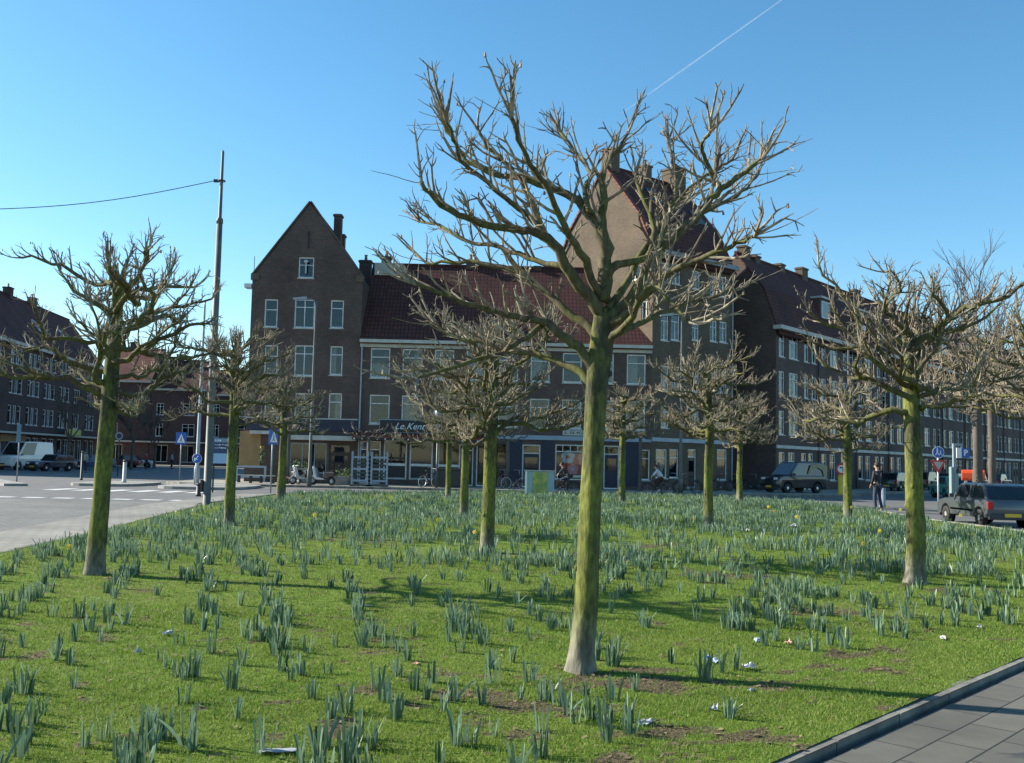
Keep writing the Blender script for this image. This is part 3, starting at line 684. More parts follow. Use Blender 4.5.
def house(name, label, o, ang, L, D, eave, ridge, holes, axis='x', wall='brick', roof='tile_x', cat='building', holes0=(), roof_over=.35, gable_kink=None, group=None):
    root = thing(name, label, cat, (o[0], o[1], 0), ang, group)
    mb = MB()
    if axis == 'x':
        wallface(mb, [(0, 0), (L, 0), (L, eave), (0, eave)], holes, lambda a, z, d: (a, d, z))
        prof = [(0, 0), (D, 0), (D, eave)] + ([(D - a, b) for a, b in gable_kink] if gable_kink else []) + [(D / 2, ridge)] + ([(a, b) for a, b in gable_kink[::-1]] if gable_kink else []) + [(0, eave)]
        wallface(mb, prof, holes0, lambda a, z, d: (d, a, z))
        wallface(mb, prof, (), lambda a, z, d: (L - d, a, z))
        mb.add([(0, D, 0), (L, D, 0), (L, D, eave), (0, D, eave)], [(0, 1, 2, 3)])
    else:
        prof = [(0, 0), (L, 0), (L, eave)] + ([(L - a, b) for a, b in gable_kink] if gable_kink else []) + [(L / 2, ridge)] + ([(a, b) for a, b in gable_kink[::-1]] if gable_kink else []) + [(0, eave)]
        wallface(mb, prof, holes, lambda a, z, d: (a, d, z))
        wallface(mb, [(p, q) for p, q in prof], (), lambda a, z, d: (a, D - d, z))
        for xx in (0, L): mb.add([(xx, 0, 0), (xx, D, 0), (xx, D, eave), (xx, 0, eave)], [(0, 1, 2, 3)])
    mb.add([(.05, .5, .0), (L - .05, .5, 0), (L - .05, D - .2, 0), (.05, D - .2, 0)], [(0, 1, 2, 3)])
    w_ = mb.build('wall', M[wall], root, fix=False)
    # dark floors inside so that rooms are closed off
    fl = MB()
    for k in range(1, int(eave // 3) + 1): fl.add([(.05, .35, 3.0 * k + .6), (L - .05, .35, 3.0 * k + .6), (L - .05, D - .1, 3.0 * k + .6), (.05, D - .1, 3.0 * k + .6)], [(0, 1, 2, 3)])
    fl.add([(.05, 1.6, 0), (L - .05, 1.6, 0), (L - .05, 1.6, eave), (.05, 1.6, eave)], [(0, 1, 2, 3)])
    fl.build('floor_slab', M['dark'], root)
    # roof slabs
    mb = MB(); ov = roof_over
    if axis == 'x':
        for sgn in (0, 1):
            pts = [(0, eave)] + (list(gable_kink) if gable_kink else []) + [(D / 2, ridge)]
            (a0, z0), (a1, z1) = pts[0], pts[1]; s = (z1 - z0) / (a1 - a0); pts[0] = (a0 - ov, z0 - ov * s * .8)
            for (a, z), (c, d) in zip(pts, pts[1:]):
                e = .12
                if sgn: q = [(L + .04, D - a, z + e), (-.04, D - a, z + e), (-.04, D - c, d + e), (L + .04, D - c, d + e)]
                else: q = [(-.04, a, z + e), (L + .04, a, z + e), (L + .04, c, d + e), (-.04, c, d + e)]
                mb.slab(q, .10)
        mb.tube([(-.04, D / 2, ridge + .12), (L + .04, D / 2, ridge + .12)], .12, 8)
    else:
        for sgn in (0, 1):
            pts = [(0, eave)] + (list(gable_kink) if gable_kink else []) + [(L / 2, ridge)]
            for (a, z), (c, d) in zip(pts, pts[1:]):
                e = -.05
                if sgn: q = [(L - a, .3, z + e), (L - a, D, z + e), (L - c, D, d + e), (L - c, .3, d + e)]
                else: q = [(a, D, z + e), (a, .3, z + e), (c, .3, d + e), (c, D, d + e)]
                mb.slab(q, .1)
        mb.tube([(L / 2, .3, ridge), (L / 2, D, ridge)], .1, 8)
    r_ = mb.build('roof', M[roof], root)
    return root, w_, r_

# ---------------- gabled corner house (left of centre)
Yf = 61.0
gx0 = P(248, 380, Yf).x; gx1 = P(358.5, 400, Yf).x; gL = gx1 - gx0
OG = (gx0, Yf)
def rects(lst, o, ang, snap=None):
    out = []
    for q in lst:
        x0, y0, x1, y1 = q[:4]
        a0, zt = onplane(x0, y0, o, ang); a1, zb = onplane(x1, y1, o, ang)
        cx, _ = onplane((x0 + x1) / 2, (y0 + y1) / 2, o, ang)
        wdt = a1 - a0
        out.append((cx - wdt / 2, zb, cx + wdt / 2, zt) + tuple(q[4:]))
    return out
gw = rects([(299, 257, 313.5, 278, 'mid', .3), (265, 299, 277, 327, 'mid', .9), (295, 299, 314, 328, 'doublesash', .9), (331, 300, 343, 328, 'sash', .6),
            (265, 345, 277, 374, 'mid', .5), (295, 345, 313, 376, 'doublesash', .9), (330.5, 346, 342, 375, 'sash', .6),
            (265, 393, 277, 423, 'mid', .5), (295, 393, 313, 423, 'doublesash', .9), (329, 393, 341, 423, 'sash', .6)], OG, 0)
gs = [(2.75, .7, 5.0, 2.55, 'triple', .3), (5.15, .15, 6.45, 2.5, 'door', 0)]
gh = [q[:4] for q in gw] + [q[:4] for q in gs]
house1, wl, rf = house('gabled_house', 'tall dark brick house with steep pointed gable facing the lawn', OG, 0, gL, 11, 12.75, 17.45, gh, axis='y', roof='tile_y')
for q in gw: add_window(house1, q[0], q[1], q[2] - q[0], q[3] - q[1], q[4], cur=q[5])
for q in gs[:1]: add_window(house1, q[0], q[1], q[2] - q[0], q[3] - q[1], q[4], cur=q[5], fm='greyblue', name='shop_window')
add_window(house1, gs[1][0], gs[1][1], 1.3, 2.35, 'door', fm='wood_dark', cur=0, name='door')
mb = MB()                                                # coping on the gable shoulders and slopes
for s in (0, 1):
    X = lambda a: gL - a if s else a
    for (a, z), (c, d) in (((.0, 12.75), (gL / 2, 17.45)),):
        mb.slab([(X(a - .03), -.06, z + .07), (X(a - .03), .32, z + .07), (X(c), .32, d + .10), (X(c), -.06, d + .10)] if s == 0 else
                [(X(a - .03), .32, z + .07), (X(a - .03), -.06, z + .07), (X(c), -.06, d + .10), (X(c), .32, d + .10)], .09)
    mb.box(min(X(-.08), X(.42)), -.1, 12.55, max(X(-.08), X(.42)), .34, 12.95)
mb.build('gable_coping', M['brick_tower'], house1)
MB().box(-.45, -.15, 12.05, -.02, .55, 12.3).build('gutter_end', M['white'], house1)
MB().tube([(-.0, .3, 12.9), (-.0, .3, 14.1)], .02, 5).build('aerial', M['black'], house1)
chimney(rf, gL * .67, 3.4, 14.6, .48, .6, 3.0, pots=0); chimney(rf, gL * .60, 7.5, 15.2, .5, .6, 2.0, pots=0); chimney(rf, gL * .88, 6.5, 12.6, .8, .7, 2.6, pots=1)
MB().tube([(gL / 2 - .02, -.05, 14.6), (gL / 2 - .02, -.05, 15.7)], .035, 5).build('wall_anchor', M['black'], house1)
MB().tube([(gL / 2 - .1, -.12, 13.0), (gL / 2 - .1, -.12, 13.7)], .05, 6).blob((gL / 2 - .1, -.14, 13.75), (.16, .1, .12)).build('ornament', M['offwhite'], house1)
# shop front of the gabled house
mb = MB(); mb.box(.05, -.06, 3.30, gL - .02, -.003, 4.0); mb.build('fascia', M['darkblue'], house1)
MB().box(.0, -.09, 4.0, gL, -.003, 4.07).build('cornice', M['offwhite'], house1)
MB().box(2.4, -.75, 2.72, gL + .0, -.003, 3.0).box(.4, -.6, 3.02, 2.3, -.003, 3.22).build('awning_box', M['offwhite'], house1)
MB().box(-.35, -.04, 1.0, .95, -.003, 3.2).build('ochre_panel', M['ochre'], house1)
mb = MB(); mb.box(-.35, -.62, .35, 1.5, -.56, .47).box(-.35, -.62, .95, 1.5, -.56, 1.07).box(-.35, -.62, .47, -.23, -.56, .95).box(1.38, -.62, .47, 1.5, -.56, .95).box(-.3, -.62, .1, -.2, -.5, .35).box(1.35, -.62, .1, 1.45, -.5, .35)
o = mb.build('terrace_screen', M['greyblue'], loc=(gx0, Yf, .02)); tag(o, 'low pale blue framed terrace screen in front of the ochre shop wall', 'screen')

# ---------------- long terrace with tiled roof
C0 = Vector((8.6, 61.0, 0)); a3 = math.atan2(.649, .761)
OT = (gx1 + .005, Yf); tL = C0.x - OT[0] - .005
cols = [371, 403, 435, 467, 499.5, 531, 563, 595, 627]
tw = []
for k, x in enumerate(cols):
    dy = .025 * (x - 371)
    tw += [(x, 348 + dy, x + 18.5, 378 + dy, 'sash', .4), (x - 1, 394.5 + dy, x + 18, 424 + dy, 'sash', .45)]
tw = rects(tw, OT, 0)
tw = [q for q in tw if q[2] < tL - .15]
# ground floor openings, in metres along the terrace
def gxz(x): return onplane(x, 470, OT, 0)[0]
gf = [(gxz(359), .15, gxz(367), 2.75, 'door', 0, 'white', 'door'), (gxz(369), .15, gxz(380), 2.75, 'door', 0, 'white', 'door'),
      (gxz(383), .45, gxz(406.5), 2.85, 'cafe', 0, 'white', 'shop_window'), (gxz(409), .45, gxz(432.5), 2.85, 'cafe', 0, 'white', 'shop_window'), (gxz(437), .45, gxz(460), 2.85, 'cafe', 0, 'white', 'shop_window'),
      (gxz(466), .15, gxz(473), 2.85, 'door', 0, 'white', 'door'), (gxz(476), .15, gxz(487), 2.85, 'plain', 0, 'white', 'door'),
      (gxz(495), .15, gxz(506.5), 2.75, 'plain', 0, 'black', 'door'),
      (gxz(522), .15, gxz(540), 2.75, 'door', .4, 'white', 'door'), (gxz(555), .65, gxz(600), 2.80, 'shop', 0, 'white', 'shop_window'), (gxz(603.5), .15, gxz(619), 2.80, 'door', 0, 'white', 'door'),
      (gxz(641), .75, gxz(649.5), 2.6, 'sash', .8, 'white', 'window')]
th = [q[:4] for q in tw] + [(q[0], q[1], q[2], q[3]) for q in gf]
house2, wl, rf = house('terraced_block', 'long low brick block with dark red tiled roof and a row of shops', OT, 0, tL, 9, 9.0, 14.45, th, axis='x', roof='tile_x')
for q in tw: add_window(house2, q[0], q[1], q[2] - q[0], q[3] - q[1], q[4], cur=.55)
for q in gf:
    if q[4] == 'cafe':
        w0, h0 = q[2] - q[0], q[3] - q[1]
        a, p, c, s = window_mesh(w0, h0, 'plain', fr=.09); o = link('shop_window', a, house2, (q[0], 0, q[1])); link('pane', p, o)
        MB().box(.09, .05, .0, w0 - .09, .13, .10).box(.09, .05, .82, w0 - .09, .13, .97).build('crossbar', M['white'], o)
        MB().box(.09, .10, .10, w0 - .09, .125, .82).build('lower_panel', M['black'], o)
    else: add_window(house2, q[0], q[1], q[2] - q[0], q[3] - q[1], q[4], fm=q[6], name=q[7], cur=q[5])
chimney(rf, gxz(370), 4.5, 14.2, .6, .5, .9, pots=1); chimney(rf, gxz(462), 4.6, 14.2, .6, .5, .8, pots=1); chimney(rf, gxz(535), 4.6, 14.2, .5, .5, .5, pots=0)
MB().box(.2, 3.6, 13.7, 2.0, 5.2, 14.5).build('dormer', M['offwhite'], rf)
MB().box(0, -.42, 8.78, tL, -.003, 8.98).box(0, -.10, 8.52, tL, -.002, 8.775).build('eaves_board', M['offwhite'], house2)
MB().box(gxz(484), -.10, 3.05, tL, -.003, 3.32).build('cornice', M['greyblue'], house2)
for a, b_ in ((507.5, 521), (541.5, 553.5), (620.5, 640)): MB().box(gxz(a), -.03, .35, gxz(b_), -.002, 3.04).build('painted_panel', M['darkblue'], house2)
MB().tube([(.12, -.1, 8.6), (.12, -.1, .2)], .05, 6).build('downpipe', M['greyblue'], house2)
# café sign, canopy, lettering
sx0, sx1 = gxz(378), gxz(433.5)
MB().box(sx0, -.10, 3.28, sx1, -.003, 4.10).build('sign_board', M['black'], house2)
mb = MB(); mb.box(sx0, -.115, 3.28, sx1, -.101, 3.32).box(sx0, -.115, 4.06, sx1, -.101, 4.10).box(sx0, -.115, 3.32, sx0 + .04, -.101, 4.06).box(sx1 - .04, -.115, 3.32, sx1, -.101, 4.06)
mb.build('sign_border', M['greyblue'], house2)
def text(body, size, m, parent, loc, rot=(PI / 2, 0, 0), shear=0., ext=.01, name='lettering', bold=0.0, sx=1.0):
    c = bpy.data.curves.new(name + '_c', 'FONT'); c.body = body; c.size = size; c.extrude = ext; c.shear = shear; c.align_x = 'CENTER'; c.align_y = 'CENTER'; c.offset = bold; c.resolution_u = 3
    o = bpy.data.objects.new(name + '_tmp', c); COL.objects.link(o); bpy.context.view_layer.update()
    me = bpy.data.meshes.new_from_object(o.evaluated_get(bpy.context.evaluated_depsgraph_get())); bpy.data.objects.remove(o)
    me.name = name; me.materials.clear(); me.materials.append(m)
    r = link(name, me, parent, loc, rot); r.scale = (sx, 1, 1); return r
text('Le Kent', .56, M['sign_white'], house2, ((sx0 + sx1) / 2 + .15, -.13, 3.68), shear=.45, bold=.0)
M['canopy'] = brickmat('canopy_tiles', (.36, .12, .08), (.28, .09, .06), (.10, .03, .03), bw=.2, bh=.16, ms=.02, axis='x', off=0, bump=.03)
cx0, cx1 = gxz(354), gxz(480)
mb = MB(); mb.slab([(cx0, -1.25, 3.02), (cx1, -1.25, 3.02), (cx1, -.01, 3.27), (cx0, -.01, 3.27)], .08)
n = int((cx1 - cx0) / .24)
for k in range(n + 1): mb.tube([(cx0 + (cx1 - cx0) * k / n, -1.27, 3.03), (cx0 + (cx1 - cx0) * k / n, -.02, 3.29)], .06, 6)
mb.build('tile_canopy', M['canopy'], house2)
MB().box(cx0, -1.22, 2.80, cx1, -1.16, 2.93).build('canopy_fascia', M['wood_dark'], house2)
mb = MB(); rr = random.Random(9)
for k in range(17): mb.blob((cx0 + .15 + (cx1 - cx0 - .3) * k / 16, -1.27, 2.86), (.055, .04, .055))
mb.build('light_bulbs', M['sign_white'], house2)
# flower shop sign and flowers painted on the window
q0, q1 = gxz(562), gxz(603)
MB().box(q0, -.14, 3.36, q1, -.003, 3.68).build('sign_board', M['offwhite'], house2)
mb = MB(); rr = random.Random(2); xx = q0 + .12                       # lettering too small to read: rows of small strokes
while xx < q1 - .2:
    w0 = rr.uniform(.05, .12); mb.box(xx, -.150, 3.44, xx + w0 * .35, -.141, 3.60); mb.box(xx + w0 * .4, -.150, 3.44 + rr.choice([0, .06, .12]), xx + w0, -.141, 3.49 + rr.choice([0, .06, .1])); xx += w0 + .05 + (.15 if rr.random() < .15 else 0)
mb.build('lettering', M['plastic_dk'], house2)
def disc(mb, cx, cz, r, y, n=14, sq=1.):
    mb.add([(cx, y, cz)] + [(cx + r * math.cos(2 * PI * k / n), y, cz + r * sq * math.sin(2 * PI * k / n)) for k in range(n)], [(0, k + 1, (k + 1) % n + 1) for k in range(n)])
fm_ = {'r': mat('window_red', (.45, .03, .04), .5), 'b': mat('window_pale_blue', (.45, .60, .72), .5), 'p': mat('window_pink', (.75, .25, .32), .5)}
wx = gxz(557)
mr_ = MB(); mr_.box(gxz(564), .150, 1.0, gxz(599), .155, 2.25); mr_.build('poster', fm_['r'], house2)
for cx, cz, r, cmain, cc in ((568, 2.05, .42, 'b', 'r'), (584, 1.95, .40, 'p', 'b'), (573, 1.30, .34, 'p', 'b'), (588, 1.2, .32, 'b', 'p'), (595, 1.9, .3, 'r', 'b')):
    X = gxz(cx); mb = MB()
    for k in range(5): disc(mb, X + r * .58 * math.cos(k * 1.2566 + .3), cz + r * .58 * math.sin(k * 1.2566 + .3), r * .45, .143 - .0005 * k)
    mb.build('painted_flower', fm_[cmain], house2, fix=False)
    mb = MB(); disc(mb, X, cz, r * .32, .138); mb.build('flower_centre', fm_[cc], house2, fix=False)
MB().box(gxz(573), -.22, .80, gxz(584), -.16, .95).build('notice_strip', M['offwhite'], house2)

# ---------------- tower-like gabled corner building
O3 = (C0.x, C0.y); tl3 = 8.0; D3 = 8.65
w3 = rects([(661, 262, 669, 283, 'cross', .5), (672, 263, 680.5, 285, 'cross', .5), (692, 270, 700, 290, 'cross', .6), (710, 275, 717, 296, 'grid', .3), (719.5, 276, 727, 298, 'grid', .3),
            (661, 312, 668.5, 341, 'cross', .9), (671, 313, 679.5, 341, 'cross', .9), (692, 322, 699, 341, 'cross', .6), (710, 320, 717, 342, 'grid', .3), (719.5, 321, 727, 343, 'grid', .3),
            (661, 365, 668.5, 391, 'cross', .9), (671, 366, 679.5, 392, 'cross', .5), (692, 370, 699, 392, 'cross', .6), (710, 372, 717, 393, 'grid', .3), (719.5, 373, 727, 393, 'grid', .3),
            (661, 405, 668.5, 428, 'cross', .9), (692, 408, 699, 428, 'cross', .6), (716, 408, 727, 428, 'grid', .3),
            (656, 449, 667, 478, 'sash', .5), (669.5, 449, 678.5, 478, 'sash', .5), (688, 449, 696, 488, 'door', 0), (717, 449, 727, 480, 'sash', .4)], O3, a3)
def g3(x, y): return onplane(x, y, (C0.x - 0.649 * 0, C0.y), a3)
# openings in the sunlit gable wall (along local y)
nrm = a3 + PI / 2
def ong(px, py):
    n = Vector((math.cos(a3), math.sin(a3), 0)); d = ray(px, py); t_ = (Vector((C0.x, C0.y, 0)) - CAM).dot(n) / d.dot(n); p = CAM + d * t_ - Vector((C0.x, C0.y, 0))
    return p.x * -math.sin(a3) + p.y * math.cos(a3), p.z
h0 = []
for x0, y0, x1, y1 in ((628.5, 264, 640.5, 281), (641, 300, 650, 320)):
    a, zt = ong(x1, y0); b_, zb = ong(x0, y1); h0.append((min(a, b_), zb, max(a, b_), zt))
house3, wl, rf = house('tower_house', 'tallest brick corner house with sunlit gable and steep red roof behind the big tree', O3, a3, tl3, D3, 15.0, 21.2, [q[:4] for q in w3], axis='x', wall='brick_tower', roof='tile_x', holes0=h0, gable_kink=[(1.0, 17.2)])
for q in w3: add_window(house3, q[0], q[1], q[2] - q[0], q[3] - q[1], q[4], cur=q[5], name='door' if q[4] == 'door' else 'window')
for q in h0: add_window(house3, 0, q[1], q[2] - q[0], q[3] - q[1], 'double', name='window', cur=.9, rz=-PI / 2).location = (0, q[2], q[1])
MB().box(-.0, -.55, 14.75, tl3, -.003, 15.05).build('eaves_board', M['copper'], house3)
MB().box(0, -.09, 3.12, tl3, -.003, 3.36).build('cornice', M['greyblue'], house3)
mb = MB()
for s in (0, 1):
    pr = [(0, 15.0), (1.0, 17.2), (D3 / 2, 21.2)]
    for (a, z), (c, d) in zip(pr, pr[1:]):
        A = (lambda v: D3 - v) if s else (lambda v: v)
        q = [(-.10, A(a), z + .17), (.32, A(a), z + .17), (.32, A(c), d + .17), (-.10, A(c), d + .17)]
        mb.slab(q if not s else q[::-1], .12)
mb.build('gable_coping', M['tile_red'], house3)
MB().box(-.14, -.3, 14.6, .35, .35, 15.25).box(-.14, D3 - .35, 14.6, .35, D3 + .3, 15.25).build('gable_shoulder', M['white'], house3)
chimney(rf, .55, D3 / 2, 20.9, .8, .9, 1.6, 'brick_tower', 0); chimney(rf, 3.9, D3 / 2, 20.9, .7, .7, 1.2, 'brick_tower', 1); chimney(rf, 6.7, D3 / 2 - .2, 20.4, 1.1, 1.3, 2.0, 'brick_tower', 2)
mb = MB(); s = (21.2 - 17.2) / (D3 / 2 - 1.0)
for xx, yy in ((6.3, 1.5), (2.8, 2.4)):
    z = 17.2 + (yy - 1) * s; mb.slab([(xx, yy, z + .2), (xx + .9, yy, z + .2), (xx + .9, yy + .9, z + .2 + .9 * s), (xx, yy + .9, z + .2 + .9 * s)], .1)
mb.build('roof_window', M['carglass'], rf)
MB().tube([(tl3 - .1, -.1, 14.8), (tl3 - .1, -.1, .2)], .05, 6).build('downpipe', M['greyblue'], house3)

# ---------------- long street row receding on the right
a4 = math.atan2(U4.y, U4.x); L4 = 78.0; D4 = 6.2
w4 = []; wr4 = random.Random(14)
x = .45; k = 0
while x < L4 - 5:
    grp = [(x, .9), (x + 1.6, 1.5), (x + 4.1, .8), (x + 5.4, .8)]
    for z0, z1 in ((3.95, 5.6), (6.7, 8.35), (9.35, 10.95)):
        for gx, gw_ in grp: w4.append((gx, z0, gx + gw_, z1, 'doublesash' if gw_ > 1.2 else 'sash', .55, 'window'))
    w4 += [(x, .9, x + 1.0, 2.75, 'sash', .5, 'window'), (x + 1.5, .8, x + 2.6, 2.75, 'grid', .5, 'window'), (x + 3.6, .15, x + 4.5, 2.75, 'door', 0, 'door'), (x + 4.8, .15, x + 5.7, 2.75, 'door', 0, 'door')]
    x += 7.1; k += 1
house4, wl, rf = house('street_row', 'long dark brick street row with red roof receding to the right edge', (O4.x, O4.y), a4, L4, D4, 11.5, 16.8, [q[:4] for q in w4], axis='x', wall='brick', roof='tile_x', gable_kink=[(.9, 14.1)])
for q in w4: add_window(house4, q[0], q[1], q[2] - q[0], q[3] - q[1], q[4], cur=q[5], name=q[6], fm='white')
MB().box(-.45, -.62, 11.15, L4, -.003, 11.42).build('eaves_board', M['offwhite'], house4)
MB().box(0, -.10, 3.0, L4, -.003, 3.22).build('cornice', M['offwhite'], house4)
for xx, w_, h_ in ((1.2, 1.2, 1.5), (2.9, 1.0, 1.0), (7.0, 1.0, 1.1), (11.0, 1.4, 1.5), (22, 1.2, 1.3), (31, 1.2, 1.3), (41, 1.2, 1.3), (52, 1.2, 1.3)):
    chimney(rf, xx, D4 / 2, 16.3, w_ * .75, .6, h_ * .85, 'brick_tower', 0)
for xx in (8.6, 16.0, 26, 37, 49):
    d = MB(); d.box(xx, .55, 12.9, xx + 1.9, 2.6, 14.6); dd = d.build('dormer', M['brick'], rf)
    MB().box(xx - .15, .35, 14.6, xx + 2.05, 2.9, 14.75).build('dormer_roof', M['offwhite'], dd)
    a, p, c, s_ = window_mesh(1.5, 1.3, 'double'); o = link('dormer_window', a, rf, (xx + .2, .40, 13.1)); link('pane', MB().box(.05, .08, .05, 1.45, .1, 1.25).mesh('pane', M['carglass']), rf, (xx + .2, .40, 13.1))
for k in range(11): MB().tube([(6.85 + 7.1 * k, -.1, 11.1), (6.85 + 7.1 * k, -.1, .2)], .05, 6).build('downpipe', M['black'], house4)

# ---------------- left street row
a5 = math.atan2(.9945, -.105); U5 = Vector((-.105, .9945, 0)); O5 = Vector((-49, 95, 0)) - U5 * 22; L5 = 54.0
w5 = []; x = .6; k = 0
while x < L5 - 4:
    for z0, z1 in ((4.3, 6.1), (7.3, 8.9), (10.25, 11.7)):
        if k % 5 == 4: w5.append((x, z0, x + 2.4, z1, 'triple', .8, 'window'))
        else:
            for j in range(3): w5.append((x + 1.22 * j, z0, x + .92 + 1.22 * j, z1, 'double' if j == 1 else 'sash', .7, 'window'))
    for j in range(2): w5.append((x + .1 + 2.1 * j, .5, x + 1.7 + 2.1 * j, 3.0, 'doublesash' if j else 'plain', .35, 'shop_window'))
    x += 4.75; k += 1
house5, wl, rf = house('shopping_row', 'long brick row with shops and white window groups along the left edge', (O5.x, O5.y), a5, L5, 9, 12.5, 18.3, [q[:4] for q in w5], axis='x', wall='brick_left', roof='tile_x')
for q in w5: add_window(house5, q[0], q[1], q[2] - q[0], q[3] - q[1], q[4], cur=q[5], name=q[6])
MB().box(0, -.5, 12.1, L5, -.003, 12.4).build('eaves_board', M['offwhite'], house5)
MB().box(0, -1.0, 3.30, L5, -.003, 3.48).build('canopy', M['offwhite'], house5)
MB().box(38, -1.2, 3.5, 43, -1.05, 4.15).build('shop_sign', mat('yellow_sign', (.55, .50, .12), .5), house5)
mb = MB(); mb.box(22.5, -.16, 2.5, 29, -.01, 3.2); mb.build('shop_fascia', M['ochre'], house5)
for xx in (26, 34, 41): chimney(rf, xx, 4.4, 17.9, .9, .8, 1.3, 'brick_left', 1)
mb = MB(); s = 5.8 / 4.5
for xx in (36, 38, 44.5):
    mb.slab([(xx, 1.6, 12.5 + 1.6 * s + .2), (xx + .9, 1.6, 12.5 + 1.6 * s + .2), (xx + .9, 2.6, 12.5 + 2.6 * s + .2), (xx, 2.6, 12.5 + 2.6 * s + .2)], .08)
mb.build('roof_window', M['carglass'], rf)

# ---------------- far frontal rows at the end of the left street
Y6 = 136.0
def far_row(name, label, px0, px1, eave, ridge, roof, seed):
    x0 = P(px0, 430, Y6).x; x1 = P(px1, 430, Y6).x; L = x1 - x0; r6 = random.Random(seed); w6 = []; x = .8
    while x < L - 2:
        for z0, z1 in ((4.0, 5.7), (6.9, 8.5), (9.6, 11.1)):
            if z1 > eave - .5: continue
            w6.append((x, z0, x + (1.7 if int(x) % 3 else 1.0), z1, 'doublesash', .7, 'window'))
        w6.append((x, .5, x + 1.8, 2.8, 'double', .3, 'shop_window'))
        x += 3.1 if int(x) % 2 else 3.6
    h_, wl, rf = house(name, label, (x0, Y6), 0, L, 9, eave, ridge, [q[:4] for q in w6], axis='x', wall='brick_left', roof=roof)
    for q in w6: add_window(h_, q[0], q[1], q[2] - q[0], q[3] - q[1], q[4], cur=q[5], name=q[6])
    MB().box(0, -.8, 3.1, L, -.003, 3.3).build('canopy', M['offwhite'], h_); MB().box(0, -.4, eave - .35, L, -.003, eave - .1).build('eaves_board', M['offwhite'], h_)
    chimney(rf, L * .3, 4.5, ridge - .3, .9, .8, 1.4, 'brick_left', 1); return h_
far_row('far_house', 'distant brick house with bright red roof beyond the left street', 104, 149, 11.6, 16.2, 'tile_red', 3)
far_row('far_house', 'distant dark-roofed brick row seen between the steel mast and the left tree', 149.5, 205, 10.6, 14.6, 'tile_x', 4)
far_row('far_house', 'distant low brick row directly left of the gabled house', 205.5, 262, 10.0, 13.4, 'tile_x', 5)
